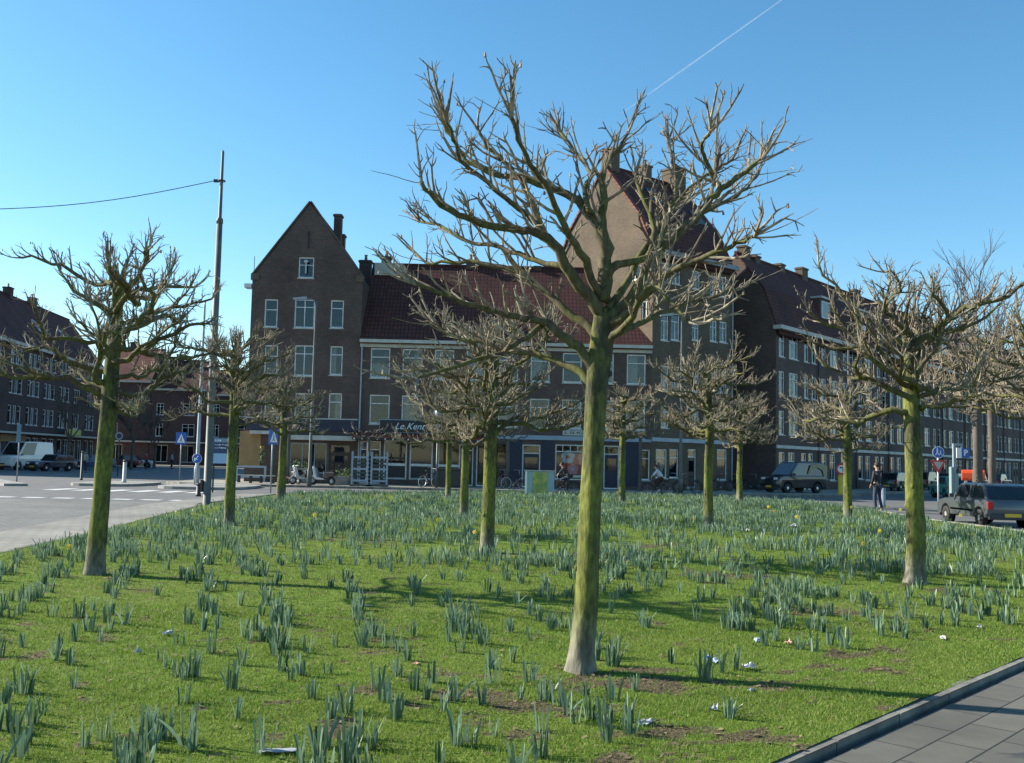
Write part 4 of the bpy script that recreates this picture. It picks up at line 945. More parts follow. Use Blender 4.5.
# ================================================================== TREES
def wob(rr, p, d, L, n, amp, up=0., r0=.03, r1=.01, upk=1.):
    """wandering branch: returns points and radii"""
    pts = [Vector(p)]; d = Vector(d).normalized(); s = L / n
    for i in range(n):
        d = (d + Vector((rr.gauss(0, amp), rr.gauss(0, amp), rr.gauss(0, amp) + up * (i / n) ** upk))).normalized()
        pts.append(pts[-1] + d * s)
    return pts, [r0 + (r1 - r0) * (i / n) ** .8 for i in range(n + 1)]
def perp(rr, d, spread):
    d = Vector(d).normalized(); a = d.orthogonal().normalized(); b_ = d.cross(a); t = rr.uniform(0, 2 * PI)
    return (d * math.cos(spread) + (a * math.cos(t) + b_ * math.sin(t)) * math.sin(spread)).normalized()
class Tree:
    def __init__(s, seed, twigdens=1.0, thick=1.0, zlo=0., sides=5):
        s.rr = random.Random(seed); s.tr = MB(); s.li = MB(); s.tw = MB(); s.dens = twigdens; s.th = thick; s.sides = sides; s.zlo = zlo; s.ends = []
    def knob(s, p, d, r):
        s.tw.blob(p, r * 1.5, 1, s.rr, .25)
    def twig(s, p, d, L, r):
        rr = s.rr; pts, rad = wob(rr, p, d, L, 3 if L > .15 else 2, .22, .12, r, r * .38)
        s.tw.tube(pts, rad, s.sides - 1)
        if rr.random() < .5 and L > .12:
            i = len(pts) // 2; q, ra = wob(rr, pts[i], perp(rr, pts[i + 1] - pts[i], .7), L * rr.uniform(.3, .6), 2, .2, .1, r * .8, r * .5); s.tw.tube(q, ra, s.sides - 1)
        if rr.random() < .05: s.tw.blob(pts[-1], (r * 1.6, r * 1.6, r * 2.2), 0)
    def shoot(s, p, d, L, r):
        """knobby secondary shoot with short spurs"""
        rr = s.rr; n = max(3, int(L / .1)); pts, rad = wob(rr, p, d, L, n, .085, .20, r, r * .62)
        s.tw.tube(pts, rad, s.sides)
        m = int(round((.6 + L * 4.2) * s.dens))
        for k in range(m):
            i = rr.randint(1, n); dd = (pts[i] - pts[i - 1]).normalized(); q = pts[i - 1].lerp(pts[i], rr.random())
            t = perp(rr, dd, rr.uniform(.4, 1.1)); t.z += .35; s.twig(q, t, rr.uniform(.05, .22), r * rr.uniform(.38, .65))
        s.twig(pts[-1], pts[-1] - pts[-2], rr.uniform(.04, .12), r * .6); s.twig(pts[-1], perp(rr, pts[-1] - pts[-2], .6), rr.uniform(.05, .15), r * .55)
    def limb(s, pts, rad, start=.25, den=1.0, upness=.55, long=.56):
        rr = s.rr; s.li.tube(pts, rad, 7 if rad[0] > .02 else 5)
        tot = sum((b_ - a).length for a, b_ in zip(pts, pts[1:])); acc = 0; nextd = tot * start
        for i in range(len(pts) - 1):
            a, b_ = pts[i], pts[i + 1]; L = (b_ - a).length
            while nextd < acc + L:
                f = (nextd - acc) / L; q = a.lerp(b_, f); r = rad[i] + (rad[i + 1] - rad[i]) * f; u = nextd / tot
                d = perp(rr, b_ - a, rr.uniform(.5, 1.15)); d.z = d.z * .6 + upness * rr.uniform(.3, 1.5); d.normalize()
                s.shoot(q, d, long * rr.uniform(.35, 1.0) * (1.0 - .35 * u), min(max(r * .6, .009), .016 * s.th))
                nextd += rr.uniform(.07, .165) / (s.dens * den)
            acc += L
        # cluster at the pollard head
        e = pts[-1]; s.ends.append(e); dd = (pts[-1] - pts[-2]).normalized()
        s.knob(e, dd, rad[-1] * .8)
        for k in range(rr.randint(2, 4)):
            d = perp(rr, dd, rr.uniform(.1, .6)); d.z += upness * 1.1; s.shoot(e, d, long * rr.uniform(.3, .8), .0125 * s.th)
    def finish(s, loc, label, rz=0, name='pollarded_tree', tm='trunk', lm='limb', wm='twig', group='pollarded trees planted in the lawn'):
        root = thing(name, label, 'tree', loc, rz, group)
        s.tr.build('trunk', M[tm], root, True, fix=False); s.li.build('branches', M[lm], root, True, fix=False); s.tw.build('twigs', M[wm], root, False, fix=False)
        return root
    def trunk(s, pts, rad, n=20):
        """lumpy trunk with a flared foot"""
        rr = s.rr; ph = [rr.uniform(0, 6) for _ in range(4)]; P_ = [Vector(p) for p in pts]; V = []; m = 0
        fine = []
        for i in range(len(P_) - 1):
            k = max(1, int((P_[i + 1] - P_[i]).length / .07))
            for j in range(k): fine.append((P_[i].lerp(P_[i + 1], j / k), rad[i] + (rad[i + 1] - rad[i]) * j / k))
        fine.append((P_[-1], rad[-1]))
        for c, r in fine:
            z = c.z
            for k in range(n):
                a = 2 * PI * k / n
                q = r * (1 + .05 * math.sin(2 * a + ph[0] + z * .9) + .045 * math.sin(3 * a + ph[1] - z * 1.3) + .03 * math.sin(5 * a + ph[2] + z * 3) + .018 * rr.uniform(-1, 1)
                         + .035 * math.sin(z * 5 + ph[3] + a))
                if z < .22: q *= 1 + .20 * (1 - max(z, 0) / .22) ** 2 * (1 + .8 * math.sin(4 * a + ph[1]) + .3 * math.sin(7 * a + ph[2]))
                V.append((c.x + q * math.cos(a), c.y + q * math.sin(a), c.z))
        F = [(i * n + k, i * n + (k + 1) % n, (i + 1) * n + (k + 1) % n, (i + 1) * n + k) for i in range(len(fine) - 1) for k in range(n)]
        F.append(list(range((len(fine) - 1) * n, len(fine) * n))); s.tr.add(V, F)
        for _ in range(int(fine[-1][0].z * 2.6)):               # old pruning scars
            c, r = rr.choice(fine[6:]); a = rr.uniform(0, 6.28); s.tr.blob((c.x + r * .92 * math.cos(a), c.y + r * .92 * math.sin(a), c.z), (r * .22, r * .22, r * .32), 2, rr, .08)

def spread_tree(px, py, seed, label, H=4.75, R=1.6, h0=2.5, r0=.135, nl=15, dens=1.0, style='stem', lean=0., z0=-.03, flat=0.12, thick=1.0, long=.5, top=.9, **kw):
    q = G(px, py, .1) if not isinstance(px, Vector) else px
    T = Tree(seed, dens, thick); rr = T.rr
    zt = h0 + (H - h0) * (.70 if style == 'stem' else .42)
    tops = 0
    b1 = Vector((lean * .5 + rr.uniform(-.03, .03), rr.uniform(-.04, .04), h0 * .5)); b2 = Vector((lean, 0, h0)); b3 = Vector((lean + rr.uniform(-.06, .06), rr.uniform(-.06, .06), zt))
    T.trunk([(0, 0, z0), b1, b2, b3], [r0, r0 * .86, r0 * .82, r0 * (.5 if style == 'stem' else .66)])
    ga = rr.uniform(0, 6)
    for k in range(nl):
        u = (k + .5) / nl; a = ga + k * 2.399 + rr.uniform(-.3, .3)
        zs = h0 - .08 + (zt - h0 + .06) * u
        st = b2.lerp(b3, max(0, min(1, (zs - h0) / (zt - h0)))); st.z = zs
        endr = R * rr.uniform(.74, .98)
        if u > .35 and k % 3 == 0: endr *= .55
        endz = h0 + (H - h0) * min(top - .14, flat + (top - .12 - flat) * u * 1.25 + rr.uniform(-.08, .10))
        d = Vector((math.cos(a), math.sin(a), 0)); r1 = r0 * rr.uniform(.26, .38)
        n = 11; pts = []; rad = []; ph = rr.uniform(0, 6); cur = rr.uniform(-.18, .22)
        sd = Vector((-d.y, d.x, 0)); bend = rr.choice([.8, 1.0, 1.25]) if style == 'stem' else rr.choice([.75, 1.0, 1.3])
        kx = ky = kz = 0.0
        for i in range(n + 1):
            t_ = i / n
            if i > 0: kx += rr.gauss(0, .028) * endr; ky += rr.gauss(0, .028) * endr; kz += rr.gauss(0, .030) * endr
            pts.append(Vector((kx, ky, kz)) + Vector((st.x, st.y, 0)) + d * (endr * t_ - .02) + sd * (cur * math.sin(t_ * PI) + .05 * math.sin(t_ * 9 + ph)) * endr + Vector((0, 0, zs + (endz - zs) * t_ ** bend + .05 * math.sin(t_ * 7 + ph))))
            rad.append(r1 * (1 - .62 * t_))
        T.limb(pts, rad, .22, 1.0, .6, long)
        if rr.random() < .7:                                     # forked limb
            i = rr.randint(4, 7); dd = (pts[i + 1] - pts[i]).normalized(); a2 = rr.choice([-1, 1]) * rr.uniform(.45, .8)
            dd = Matrix.Rotation(a2, 3, 'Z') @ dd; dd.z += rr.uniform(0, .5)
            p2, ra2 = wob(rr, pts[i], dd, endr * (1 - i / n) * 1.0, 5, .13, .12, rad[i] * .8, rad[i] * .4); T.limb(p2, ra2, .15, 1.0, .6, long)
    for k in range(3 if style == 'stem' else 2):                 # leader shoots at the top
        p2, ra2 = wob(rr, b3 + Vector((rr.uniform(-.04, .04), rr.uniform(-.04, .04), -.05)), (rr.uniform(-.5, .5), rr.uniform(-.5, .5), 1), max(.25, (H - zt) * rr.uniform(.35, .6)), 5, .14, .05, r0 * .38, r0 * .16); T.limb(p2, ra2, .2, 1.3, .7, long * .7)
    return T.finish((q.x, q.y, .09) if not isinstance(px, Vector) else q, label, **kw)

# --- the big tree in front: main limbs laid out one by one (x offset, height, depth offset), heights in metres
TA = G(580, 670, .1); YA = TA.y
def L_(pix, dep, r0, r1, T, start=.25, den=1.0, long=.5, up=.55):
    """limb through traced stations; dep = depth offset at the end of the limb relative to the trunk"""
    n = len(pix); raw = []
    for i, (px, py) in enumerate(pix):
        if py < 180: py = 180 - (180 - py) * .66
        px = 595 + (px - 595) * (1 if abs(px - 595) < 120 else 1 - .10 * (abs(px - 595) - 120) / 80)
        q = P(px, py, YA + dep * (i / (n - 1)) ** 1.1); raw.append(Vector((q.x - TA.x, q.y - TA.y, q.z - .09)))
    pts = []
    for i in range(n - 1):                                       # Catmull-Rom smoothing with a little wander
        p0, p1, p2, p3 = raw[max(i - 1, 0)], raw[i], raw[i + 1], raw[min(i + 2, n - 1)]
        for j in range(3):
            t_ = j / 3; q = .5 * ((2 * p1) + (p2 - p0) * t_ + (2 * p0 - 5 * p1 + 4 * p2 - p3) * t_ ** 2 + (3 * p1 - p0 - 3 * p2 + p3) * t_ ** 3)
            pts.append(q + Vector([T.rr.gauss(0, .008) for _ in range(3)]))
    pts.append(raw[-1]); m = len(pts) - 1
    T.limb(pts, [r0 + (r1 - r0) * (i / m) ** .85 for i in range(m + 1)], start, den, up, long)
T = Tree(101, 1.2, 1.0, sides=6)
tp = [(580, 670), (586, 600), (590, 520), (594, 440), (598, 380), (601, 350), (603, 325), (604, 308)]
raw = [P(a, b_, YA) for a, b_ in tp]
T.trunk([Vector((q.x - TA.x, q.y - TA.y, q.z - .12)) for q in raw], [.104, .096, .092, .089, .093, .100, .094, .078], 28)
L_([(603, 318), (594, 303), (580, 287), (566, 267), (554, 243), (535, 233), (516, 229), (483, 223), (454, 214), (425, 200), (405, 183)], -.5, .062, .017, T, .30, 1.1)
L_([(554, 245), (541, 228), (533, 208), (525, 189), (515, 172), (500, 145), (488, 130), (478, 105)], .15, .036, .013, T, .2, 1.0)
L_([(538, 224), (520, 210), (497, 190), (470, 165), (455, 140), (446, 108), (440, 90)], -.9, .026, .011, T, .2, 1.0)
L_([(603, 300), (606, 270), (603, 245), (590, 213), (572, 198), (554, 189), (530, 180), (500, 172), (470, 155), (452, 130), (436, 95)], .55, .055, .013, T, .35, 1.1)
L_([(604, 300), (604, 272), (607, 247), (602, 222), (604, 200), (602, 180), (605, 155), (617, 135), (628, 108)], .3, .060, .013, T, .35, 1.2)
L_([(590, 213), (585, 190), (590, 170), (583, 150), (572, 130), (560, 108)], .9, .026, .011, T, .15, 1.1)
L_([(604, 275), (617, 266), (632, 261), (648, 257), (654, 238), (650, 212), (640, 190), (636, 170)], .7, .042, .015, T, .35, 1.3)
L_([(650, 255), (664, 232), (672, 205), (676, 180), (672, 150), (668, 120)], 1.0, .026, .011, T, .15, 1.1)
L_([(605, 322), (624, 306), (638, 288), (652, 262), (670, 240), (694, 220), (712, 200), (728, 186), (752, 168), (776, 148)], -.3, .064, .016, T, .35, 1.2)
L_([(722, 190), (712, 170), (706, 150), (703, 125), (710, 108)], -.5, .026, .011, T, .12, 1.1)
L_([(700, 212), (722, 205), (742, 196), (758, 185), (770, 172)], .6, .022, .010, T, .1, 1.3)
L_([(604, 330), (622, 318), (640, 300), (668, 276), (690, 262), (716, 252), (742, 244), (765, 236)], -1.0, .045, .012, T, .35, 1.3)
L_([(603, 338), (625, 330), (650, 318), (680, 306), (712, 296), (740, 290)], 1.0, .036, .011, T, .3, 1.4)
L_([(600, 378), (592, 366), (578, 348), (562, 335), (545, 323), (525, 318), (498, 312), (465, 303), (430, 292), (395, 284)], -.2, .052, .013, T, .30, 1.3)
L_([(545, 323), (528, 335), (508, 348), (485, 358), (455, 366), (425, 372), (398, 380)], -.6, .028, .011, T, .15, 1.3)
L_([(597, 390), (580, 372), (555, 360), (520, 352), (490, 345), (455, 338), (425, 325)], .9, .040, .012, T, .3, 1.4)
L_([(601, 345), (588, 325), (566, 310), (545, 290), (515, 272), (480, 262), (445, 262), (410, 262)], .8, .044, .012, T, .3, 1.3)
L_([(566, 268), (545, 262), (520, 255), (490, 245), (460, 240), (430, 225), (402, 222)], 1.1, .028, .011, T, .2, 1.2)
L_([(606, 345), (618, 332), (632, 318), (640, 300), (655, 285), (668, 300), (690, 322)], -1.2, .036, .011, T, .3, 1.3)
L_([(600, 300), (590, 270), (575, 245), (560, 215), (545, 185), (530, 155), (520, 120), (512, 85)], -1.2, .040, .012, T, .35, 1.0)
L_([(608, 310), (625, 285), (645, 250), (665, 220), (690, 190), (715, 165), (735, 150)], 1.2, .040, .012, T, .35, 1.1)
for e in T.ends:                                                # long whippy shoots from some limb ends
    if T.rr.random() < .8:
        dx = 1 if e.x > 0 else -1
        pts, rad = wob(T.rr, e, (dx, T.rr.uniform(-.5, .5), T.rr.uniform(.0, .6)), T.rr.uniform(.2, .5), 6, .08, 0, .0045, .002); T.tw.tube(pts, rad, 4)
T.finish((TA.x, TA.y, .09), 'largest and nearest pollarded tree, its green mossy trunk right of centre')

spread_tree(95, 574, 11, 'pollarded tree at the far left of the lawn with dark tiered limbs', H=4.7, R=1.66, h0=2.3, r0=.135, nl=23, dens=1.15, flat=.0, lean=.06, long=.40)
spread_tree(916, 583, 24, 'thick pollarded tree at the right of the lawn with knobby pale upright heads', H=5.0, R=1.75, h0=2.55, r0=.14, nl=21, dens=1.15, style='vase', flat=-.02, lean=-.03)
spread_tree(487, 552, 33, 'pollarded tree just left of centre behind the biggest tree', H=4.45, R=1.85, h0=2.05, r0=.14, nl=21, dens=1.35, flat=.02, lean=.02)
spread_tree(229, 525, 42, 'pollarded tree standing right of the tall steel mast', H=4.8, R=1.65, h0=2.5, r0=.135, nl=20, dens=1.35, flat=.0, thick=1.1)
spread_tree(709, 528, 55, 'pollarded tree in the lawn in front of the grey street lamp', H=4.75, R=1.75, h0=2.5, r0=.135, nl=20, dens=1.35, flat=.0, thick=1.15)
spread_tree(464, 516, 63, 'slim pollarded tree close behind the left-of-centre tree', H=4.6, R=1.6, h0=2.35, r0=.13, nl=20, dens=1.3, flat=.0, thick=1.25)
spread_tree(848, 518, 71, 'slim pollarded tree beside the yellow traffic post', H=4.9, R=1.95, h0=2.35, r0=.16, nl=20, dens=1.35, flat=-.03, thick=1.3)
spread_tree(281, 499, 83, 'pollarded tree in front of the scooters and the gabled house', H=4.95, R=1.65, h0=2.45, r0=.17, nl=20, dens=1.3, flat=.0, thick=1.4)
spread_tree(448, 498, 92, 'far thin pollarded tree in front of the wheelie bins', H=4.9, R=1.8, h0=2.5, r0=.13, nl=20, dens=1.3, flat=.0, thick=1.5)
spread_tree(622, 504, 97, 'far slim pollarded tree in front of the white shop door', H=4.9, R=1.75, h0=2.6, r0=.15, nl=20, dens=1.3, flat=.0, thick=1.45)
spread_tree(740, 502, 113, 'far slim pollarded tree left of the dark parked van', H=5.0, R=1.9, h0=2.5, r0=.15, nl=20, dens=1.3, flat=.0, thick=1.5)
q = Vector((10.0, 18.4, .09))
spread_tree(q, 0, 127, 'pollarded tree at the right picture edge with only its left branches showing', H=4.8, R=1.85, h0=2.6, r0=.16, nl=17, dens=.95, flat=.0)
# street trees by the right row, the taller one with two stems
q = P(984, 478, 44); spread_tree(Vector((q.x - .28, q.y, 0)), 0, 141, 'left one of two street trees behind the orange letterbox', H=8.6, R=3.3, h0=4.4, r0=.24, nl=17, dens=1.0, flat=.0, thick=1.9, long=.9, name='street_tree', group='street trees by the right row', tm='farbark')
q = P(990, 478, 49); spread_tree(Vector((q.x + .1, q.y, 0)), 0, 142, 'right one of two street trees behind the orange letterbox', H=9.0, R=3.3, h0=4.6, r0=.20, nl=16, dens=1.0, flat=.0, thick=1.9, long=.9, name='street_tree', group='street trees by the right row', tm='farbark')

# trained (espalier) limes along the house fronts
def espalier(px, Y, label, seed, W=2.9, z=.12, h=2.75, rad=.12):
    q = P(px, 486, Y); T = Tree(seed, .9, 1.7); rr = T.rr
    T.trunk([(0, 0, -.02), (.05, 0, 1.3), (.02, 0, h)], [rad, rad * .85, rad * .8], 12)
    for s in (-1, 1):
        for k, (dz, ll) in enumerate(((0, 1.0), (.28, .7))):
            pts = [Vector((.02 + s * W / 2 * ll * i / 7, rr.uniform(-.08, .08), h + dz + .09 * math.sin(i * 1.7 + k) + .35 * (i / 7) ** 2)) for i in range(8)]
            T.limb(pts, [.065 - .035 * i / 7 for i in range(8)], .2, .6, .9, .28)
    T.finish((q.x, q.y, z), label, name='espalier_tree', tm='farbark', lm='farbark', wm='twig', group='trained street trees along the house fronts')
espalier(367, 57.6, 'small trained tree with level arms in front of the cafe', 201)
espalier(286.5, 57.6, 'small trained tree with level arms left of the scooters', 202, h=3.0)
espalier(506.5, 57.8, 'small trained tree beside the parked bicycles left of the cabinet', 203, W=2.2)
espalier(639.5, 58.6, 'crooked trained tree by the seated cyclist', 204, h=3.1, W=2.6)

# bare street trees far away
def bare_tree(loc, H, R_, seed, label, r0=.25, depth=5, group=None, th=.02, spread=.5):
    T = Tree(seed); rr = T.rr
    def rec(p, d, L, r, k):
        pts, ra = wob(rr, p, d, L, 4, .10, .06, r, r * .7); (T.li if k > 2 else T.tw).tube(pts, ra, 5 if k > 2 else 4)
        if k == 0: return
        for j in range(3 if k > 1 else 4):
            i = rr.randint(2, 4); dd = perp(rr, pts[i] - pts[i - 1], rr.uniform(.25, .25 + spread)); dd.z += .12; rec(pts[i], dd, L * rr.uniform(.58, .82), max(r * .62, th), k - 1)
    T.trunk([(0, 0, -.1), (.1, 0, H * .28)], [r0, r0 * .8], 10)
    for j in range(4): rec((.1, 0, H * .27), perp(rr, (0, 0, 1), rr.uniform(.1, .5)), H * .26, r0 * .5, depth - 1)
    return T.finish(loc, label, name='bare_tree', tm='farbark', lm='farbark', wm='farbark', group=group)
q = P(975, 470, 125); bare_tree((q.x, q.y, 0), 31, 8, 5, 'tall bare tree rising behind the right roofs, its fine crown against the sky', r0=.4, th=.022, depth=5, spread=.35)
q = P(1012, 470, 118); bare_tree((q.x, q.y, 0), 24, 8, 6, 'lower bare tree behind the right roofs at the picture edge', r0=.3, th=.022, depth=5, spread=.35)
for k, (px, Y, H) in enumerate(((67, 86, 8.5), (131, 100, 9), (154, 112, 8))):
    q = P(px, 465, Y); bare_tree((q.x, q.y, .1), H, 3, 30 + k, ['thin bare street tree in front of the left shops', 'bare street tree beside the far red-roofed house', 'bare street tree in front of the far dark-roofed row'][k], r0=.16, th=.03, depth=4, group='bare street trees on the left')
# ================================================================== STREET FURNITURE
def PG(px, Y, z=0.0):
    q = P(px, 480, Y); return Vector((q.x, Y, z))
# steel mast with span wire
q = G(206.5, 506, .05); r = thing('steel_mast', 'tall grey steel mast for the overhead wire, tallest pole on the left', 'mast', (q.x, q.y, 0))
MB().lathe([(.18, 0), (.18, .05), (.125, .06), (.118, 4.2), (.095, 9.5)], 20).build('lower_tube', M['pole_grey'], r, True)
MB().lathe([(.11, 9.4), (.11, 9.55), (.06, 9.6), (.045, 11.85), (.0, 11.92)], 16).build('upper_tube', M['pole_grey'], r, True)
MB().ring(.16, .03, (0, 0, 4.6), 'z').ring(.11, .025, (0, 0, 10.85), 'z').box(-.26, -.03, 10.8, -.1, .03, 10.9).build('clamp', M['plastic_dk'], r)
MB().box(-.21, -.1, .5, -.14, .1, .9).build('inspection_hatch', M['plastic_dk'], r)
mt = Vector((q.x - .25, q.y, 10.85)); e = P(-40, 210, 30)
o = MB().tube([mt.lerp(e, t_) - Vector((0, 0, .25 * math.sin(t_ * PI))) for t_ in [k / 12 for k in range(13)]], .014, 5).build('span_wire', M['black']); tag(o, 'thin overhead wire running from the steel mast off to the left', 'wire')

def lamp_post(px, Y, H, label, arm=-1, m='pole_grey', z=.12, r0=.085, arml=.75):
    q = PG(px, Y, z); r = thing('street_lamp', label, 'street lamp', q, 0, 'street lamps around the square')
    MB().lathe([(r0 * 1.5, 0), (r0 * 1.5, .9), (r0, 1.0), (r0 * .55, H - .2), (r0 * .5, H)], 12).build('pole', M[m], r, True)
    if arm: MB().tube([(0, 0, H - .1), (arm * .15, 0, H + .08), (arm * arml, 0, H + .12)], r0 * .4, 8).build('arm', M[m], r, True)
    if arm: MB().prism([(arm * arml * .6, H + .06), (arm * (arml + .45), H + .03), (arm * (arml + .5), H + .12), (arm * arml * .7, H + .22)], -.12, .12).build('lamp_head', M['steel'], r)
    return r
lamp_post(309.3, 53.0, 9.95, 'tall pale street lamp in front of the gabled house', z=.12)
lamp_post(680.5, 55.6, 9.9, 'tall pale street lamp behind the seated cyclist')
lamp_post(849, 56.5, 9.9, 'tall pale street lamp in front of the right street row', z=.0, arm=1)
lamp_post(196.6, 52, 9.6, 'slim white pole with a round blue sign, just left of the steel mast', z=.13, r0=.10, m='steel', arm=0)
q = PG(436.5, 56.5, .12); r = thing('lantern_post', 'thin dark green post by the wheelie bins in front of the cafe', 'lamp post', q)
MB().lathe([(.09, 0), (.09, .7), (.055, .8), (.05, 3.9)], 10).build('pole', M['pole_dark'], r, True)
MB().lathe([(.06, 3.9), (.16, 4.0), (.20, 4.3), (.14, 4.42), (0, 4.55)], 12).build('lantern', M['steel'], r, True)

def disc_sign(mb, c, R_, y=-.03, th=.01, n=24):
    return mb.prism([(c[0] + R_ * math.cos(2 * PI * k / n), c[1] + R_ * math.sin(2 * PI * k / n)) for k in range(n)], y - th, y)
def ped_shape(mb, cx, cz, s, y):
    """walking figure on stripes"""
    disc_sign(mb, (cx, cz + .30 * s), .055 * s, y, .002, 10)
    mb.prism([(cx - .05 * s, cz + .23 * s), (cx + .06 * s, cz + .23 * s), (cx + .05 * s, cz), (cx + .16 * s, cz - .22 * s), (cx + .09 * s, cz - .22 * s), (cx - .0 * s, cz - .04 * s), (cx - .10 * s, cz - .22 * s), (cx - .17 * s, cz - .22 * s), (cx - .05 * s, cz + .02 * s)], y - .002, y)
def crossing_sign(px, Y, ztop, label, rz=0, z=.0, w=.6, H=None):
    q = PG(px, Y, z); r = thing('crossing_sign', label, 'traffic sign', q, rz, 'blue pedestrian crossing signs')
    MB().tube([(0, .03, 0), (0, .03, ztop)], .035, 8).build('post', M['steel'], r, True)
    MB().box(-w / 2, -.03, ztop - w * 1.15, w / 2, -.005, ztop).build('sign_plate', M['sign_blue'], r, bevel=.01)
    mb = MB(); c = ztop - w * .55; mb.add([(-w * .40, -.034, c - w * .42), (w * .40, -.034, c - w * .42), (0, -.034, c + w * .42)], [(0, 1, 2)]); mb.build('white_triangle', M['sign_white'], r)
    mb = MB(); ped_shape(mb, 0, c - w * .14, w * .85, -.038); mb.build('walking_figure', M['black'], r)
    return r
crossing_sign(179.3, 63, 3.05, 'blue square pedestrian crossing sign between the left trees', w=.66)
crossing_sign(271.5, 46.5, 2.95, 'narrow turned blue crossing sign left of the scooters', rz=1.05, w=.62)
# blue round keep-left arrow on the white pole's island
q = PG(197, 51.7, .13); r = thing('arrow_sign', 'round blue sign with a white arrow on the traffic island by the steel mast', 'traffic sign', q)
zc = P(197, 458.5, 51.7).z - .13
disc_sign(MB(), (0, zc), .25, -.16, .012).build('sign_disc', M['sign_blue'], r)
mb = MB(); mb.ring(.242, .008, (0, -.173, zc), 'y', 24, 5); mb.build('rim', M['sign_white'], r)
MB().prism([(.10, zc + .14), (-.02, zc + .02), (.04, zc - .04), (-.15, zc - .14), (-.15, zc + .06), (-.09, zc), (.04, zc + .14)], -.18, -.175).build('arrow', M['sign_white'], r)
MB().box(-.02, -.16, zc - .03, .02, -.02, zc + .03).tube([(0, -.14, 0), (0, -.14, zc + .2)], .03, 8).build('bracket', M['steel'], r)
# round sign on the far left island
def round_sign(px, Y, zc, R_, label, ring_m, face_m, z=.0, post_m='steel', txt=None, post_w=.035, name='round_sign'):
    q = PG(px, Y, z); r = thing(name, label, 'traffic sign', q)
    MB().tube([(0, .04, 0), (0, .04, zc - (.0))], post_w, 10).build('post', M[post_m], r, True)
    disc_sign(MB(), (0, zc), R_, -.03 if post_w < .06 else -.11, .012).build('sign_disc', M[ring_m], r)
    disc_sign(MB(), (0, zc), R_ * .72, -.043 if post_w < .06 else -.123, .003).build('sign_face', M[face_m], r)
    if txt: text(txt, R_ * 1.25, M['black'], r, (0, -.05 if post_w < .06 else -.13, zc), bold=.012, ext=.003)
    return r
round_sign(117, 70, 2.85, .26, 'small round grey sign on a thin dark post left of the traffic island', 'steel', 'darkblue', post_m='pole_dark')
# yellow traffic post with a red ringed disc
q = PG(840.5, 61.5, .12); r = thing('traffic_post', 'yellow traffic post carrying a white disc with a red rim', 'traffic sign', q)
MB().lathe([(.20, 0), (.20, .06), (.15, .08), (.15, 1.15), (.10, 1.2), (.05, 1.75)], 16).build('post', M['yellow'], r, True)
zc = P(840.5, 469, 61.5).z - .12
disc_sign(MB(), (0, zc), .34, -.16, .03).build('sign_disc', M['sign_red'], r); disc_sign(MB(), (0, zc), .235, -.195, .003).build('sign_face', M['sign_white'], r)
mb = MB(); mb.prism([(-.12, zc + .13), (.10, zc + .13), (.13, zc + .10), (.13, zc - .15), (.06, zc - .15), (.06, zc + .06), (-.03, zc + .06), (-.03, zc + .0), (-.14, zc + .09), (-.12, zc + .12)], -.206, -.20); mb.build('turn_arrow', M['black'], r)
# blue parking sign plate on a post at the far left
q = PG(16.8, 52, 0); r = thing('sign_post', 'thin post with a narrow blue-green plate in front of the white van', 'sign', q)
MB().tube([(0, 0, 0), (0, 0, 3.0)], .035, 8).build('post', M['steel'], r, True)
MB().box(-.12, -.07, 2.1, .10, -.04, 3.05).build('sign_plate', mat('blue_green_plate', (.09, .20, .26), .5), r, bevel=.01)
# bollards and small posts
def bollard(px, Y, label, H=1.15, R_=.085, m='offwhite', z=.13, top='plastic_dk'):
    q = PG(px, Y, z); r = thing('bollard', label, 'bollard', q)
    MB().lathe([(R_ * 1.25, 0), (R_ * 1.25, .08), (R_, .1), (R_, H - .12)], 14).build('shaft', M[m], r, True)
    MB().lathe([(R_ * 1.02, H - .12), (R_ * 1.02, H - .03), (R_ * .6, H), (0, H + .01)], 14).build('cap', M[top], r, True)
bollard(124.2, 53, 'pale bollard standing on the left traffic island', 1.2, .10)
bollard(81.2, 60, 'dark slim post left of the leftmost lawn tree', 1.75, .07, 'plastic_dk', z=.0)
bollard(882.5, 46, 'short grey bollard behind the standing pedestrian', 1.0, .13, 'steel', z=0)
bollard(199, 41, 'small black bollard at the foot of the steel mast', .55, .09, 'plastic_dk', z=0)
# give-way triangle and blue footpath sign
q = PG(938.4, 56, 0); r = thing('give_way_sign', 'white post with a blue footpath disc above a red-rimmed triangle', 'traffic sign', q)
z1 = P(938, 452.3, 56).z; z2 = P(939, 465.5, 56).z
MB().tube([(0, .04, 0), (0, .04, z1)], .045, 8).build('post', M['sign_white'], r, True)
disc_sign(MB(), (0, z1), .33, -.02, .012).build('sign_disc', M['sign_white'], r); disc_sign(MB(), (0, z1), .30, -.034, .003).build('sign_face', M['sign_blue'], r)
mb = MB(); ped_shape(mb, -.06, z1, .75, -.04); ped_shape(mb, .12, z1 - .06, .5, -.04); mb.build('walking_figures', M['sign_white'], r)
MB().prism([(-.46, z2 + .30), (.46, z2 + .30), (0, z2 - .45)], -.03, -.015).build('triangle_rim', M['sign_red'], r)
MB().prism([(-.28, z2 + .20), (.28, z2 + .20), (0, z2 - .25)], -.036, -.032).build('triangle_face', M['offwhite'], r)
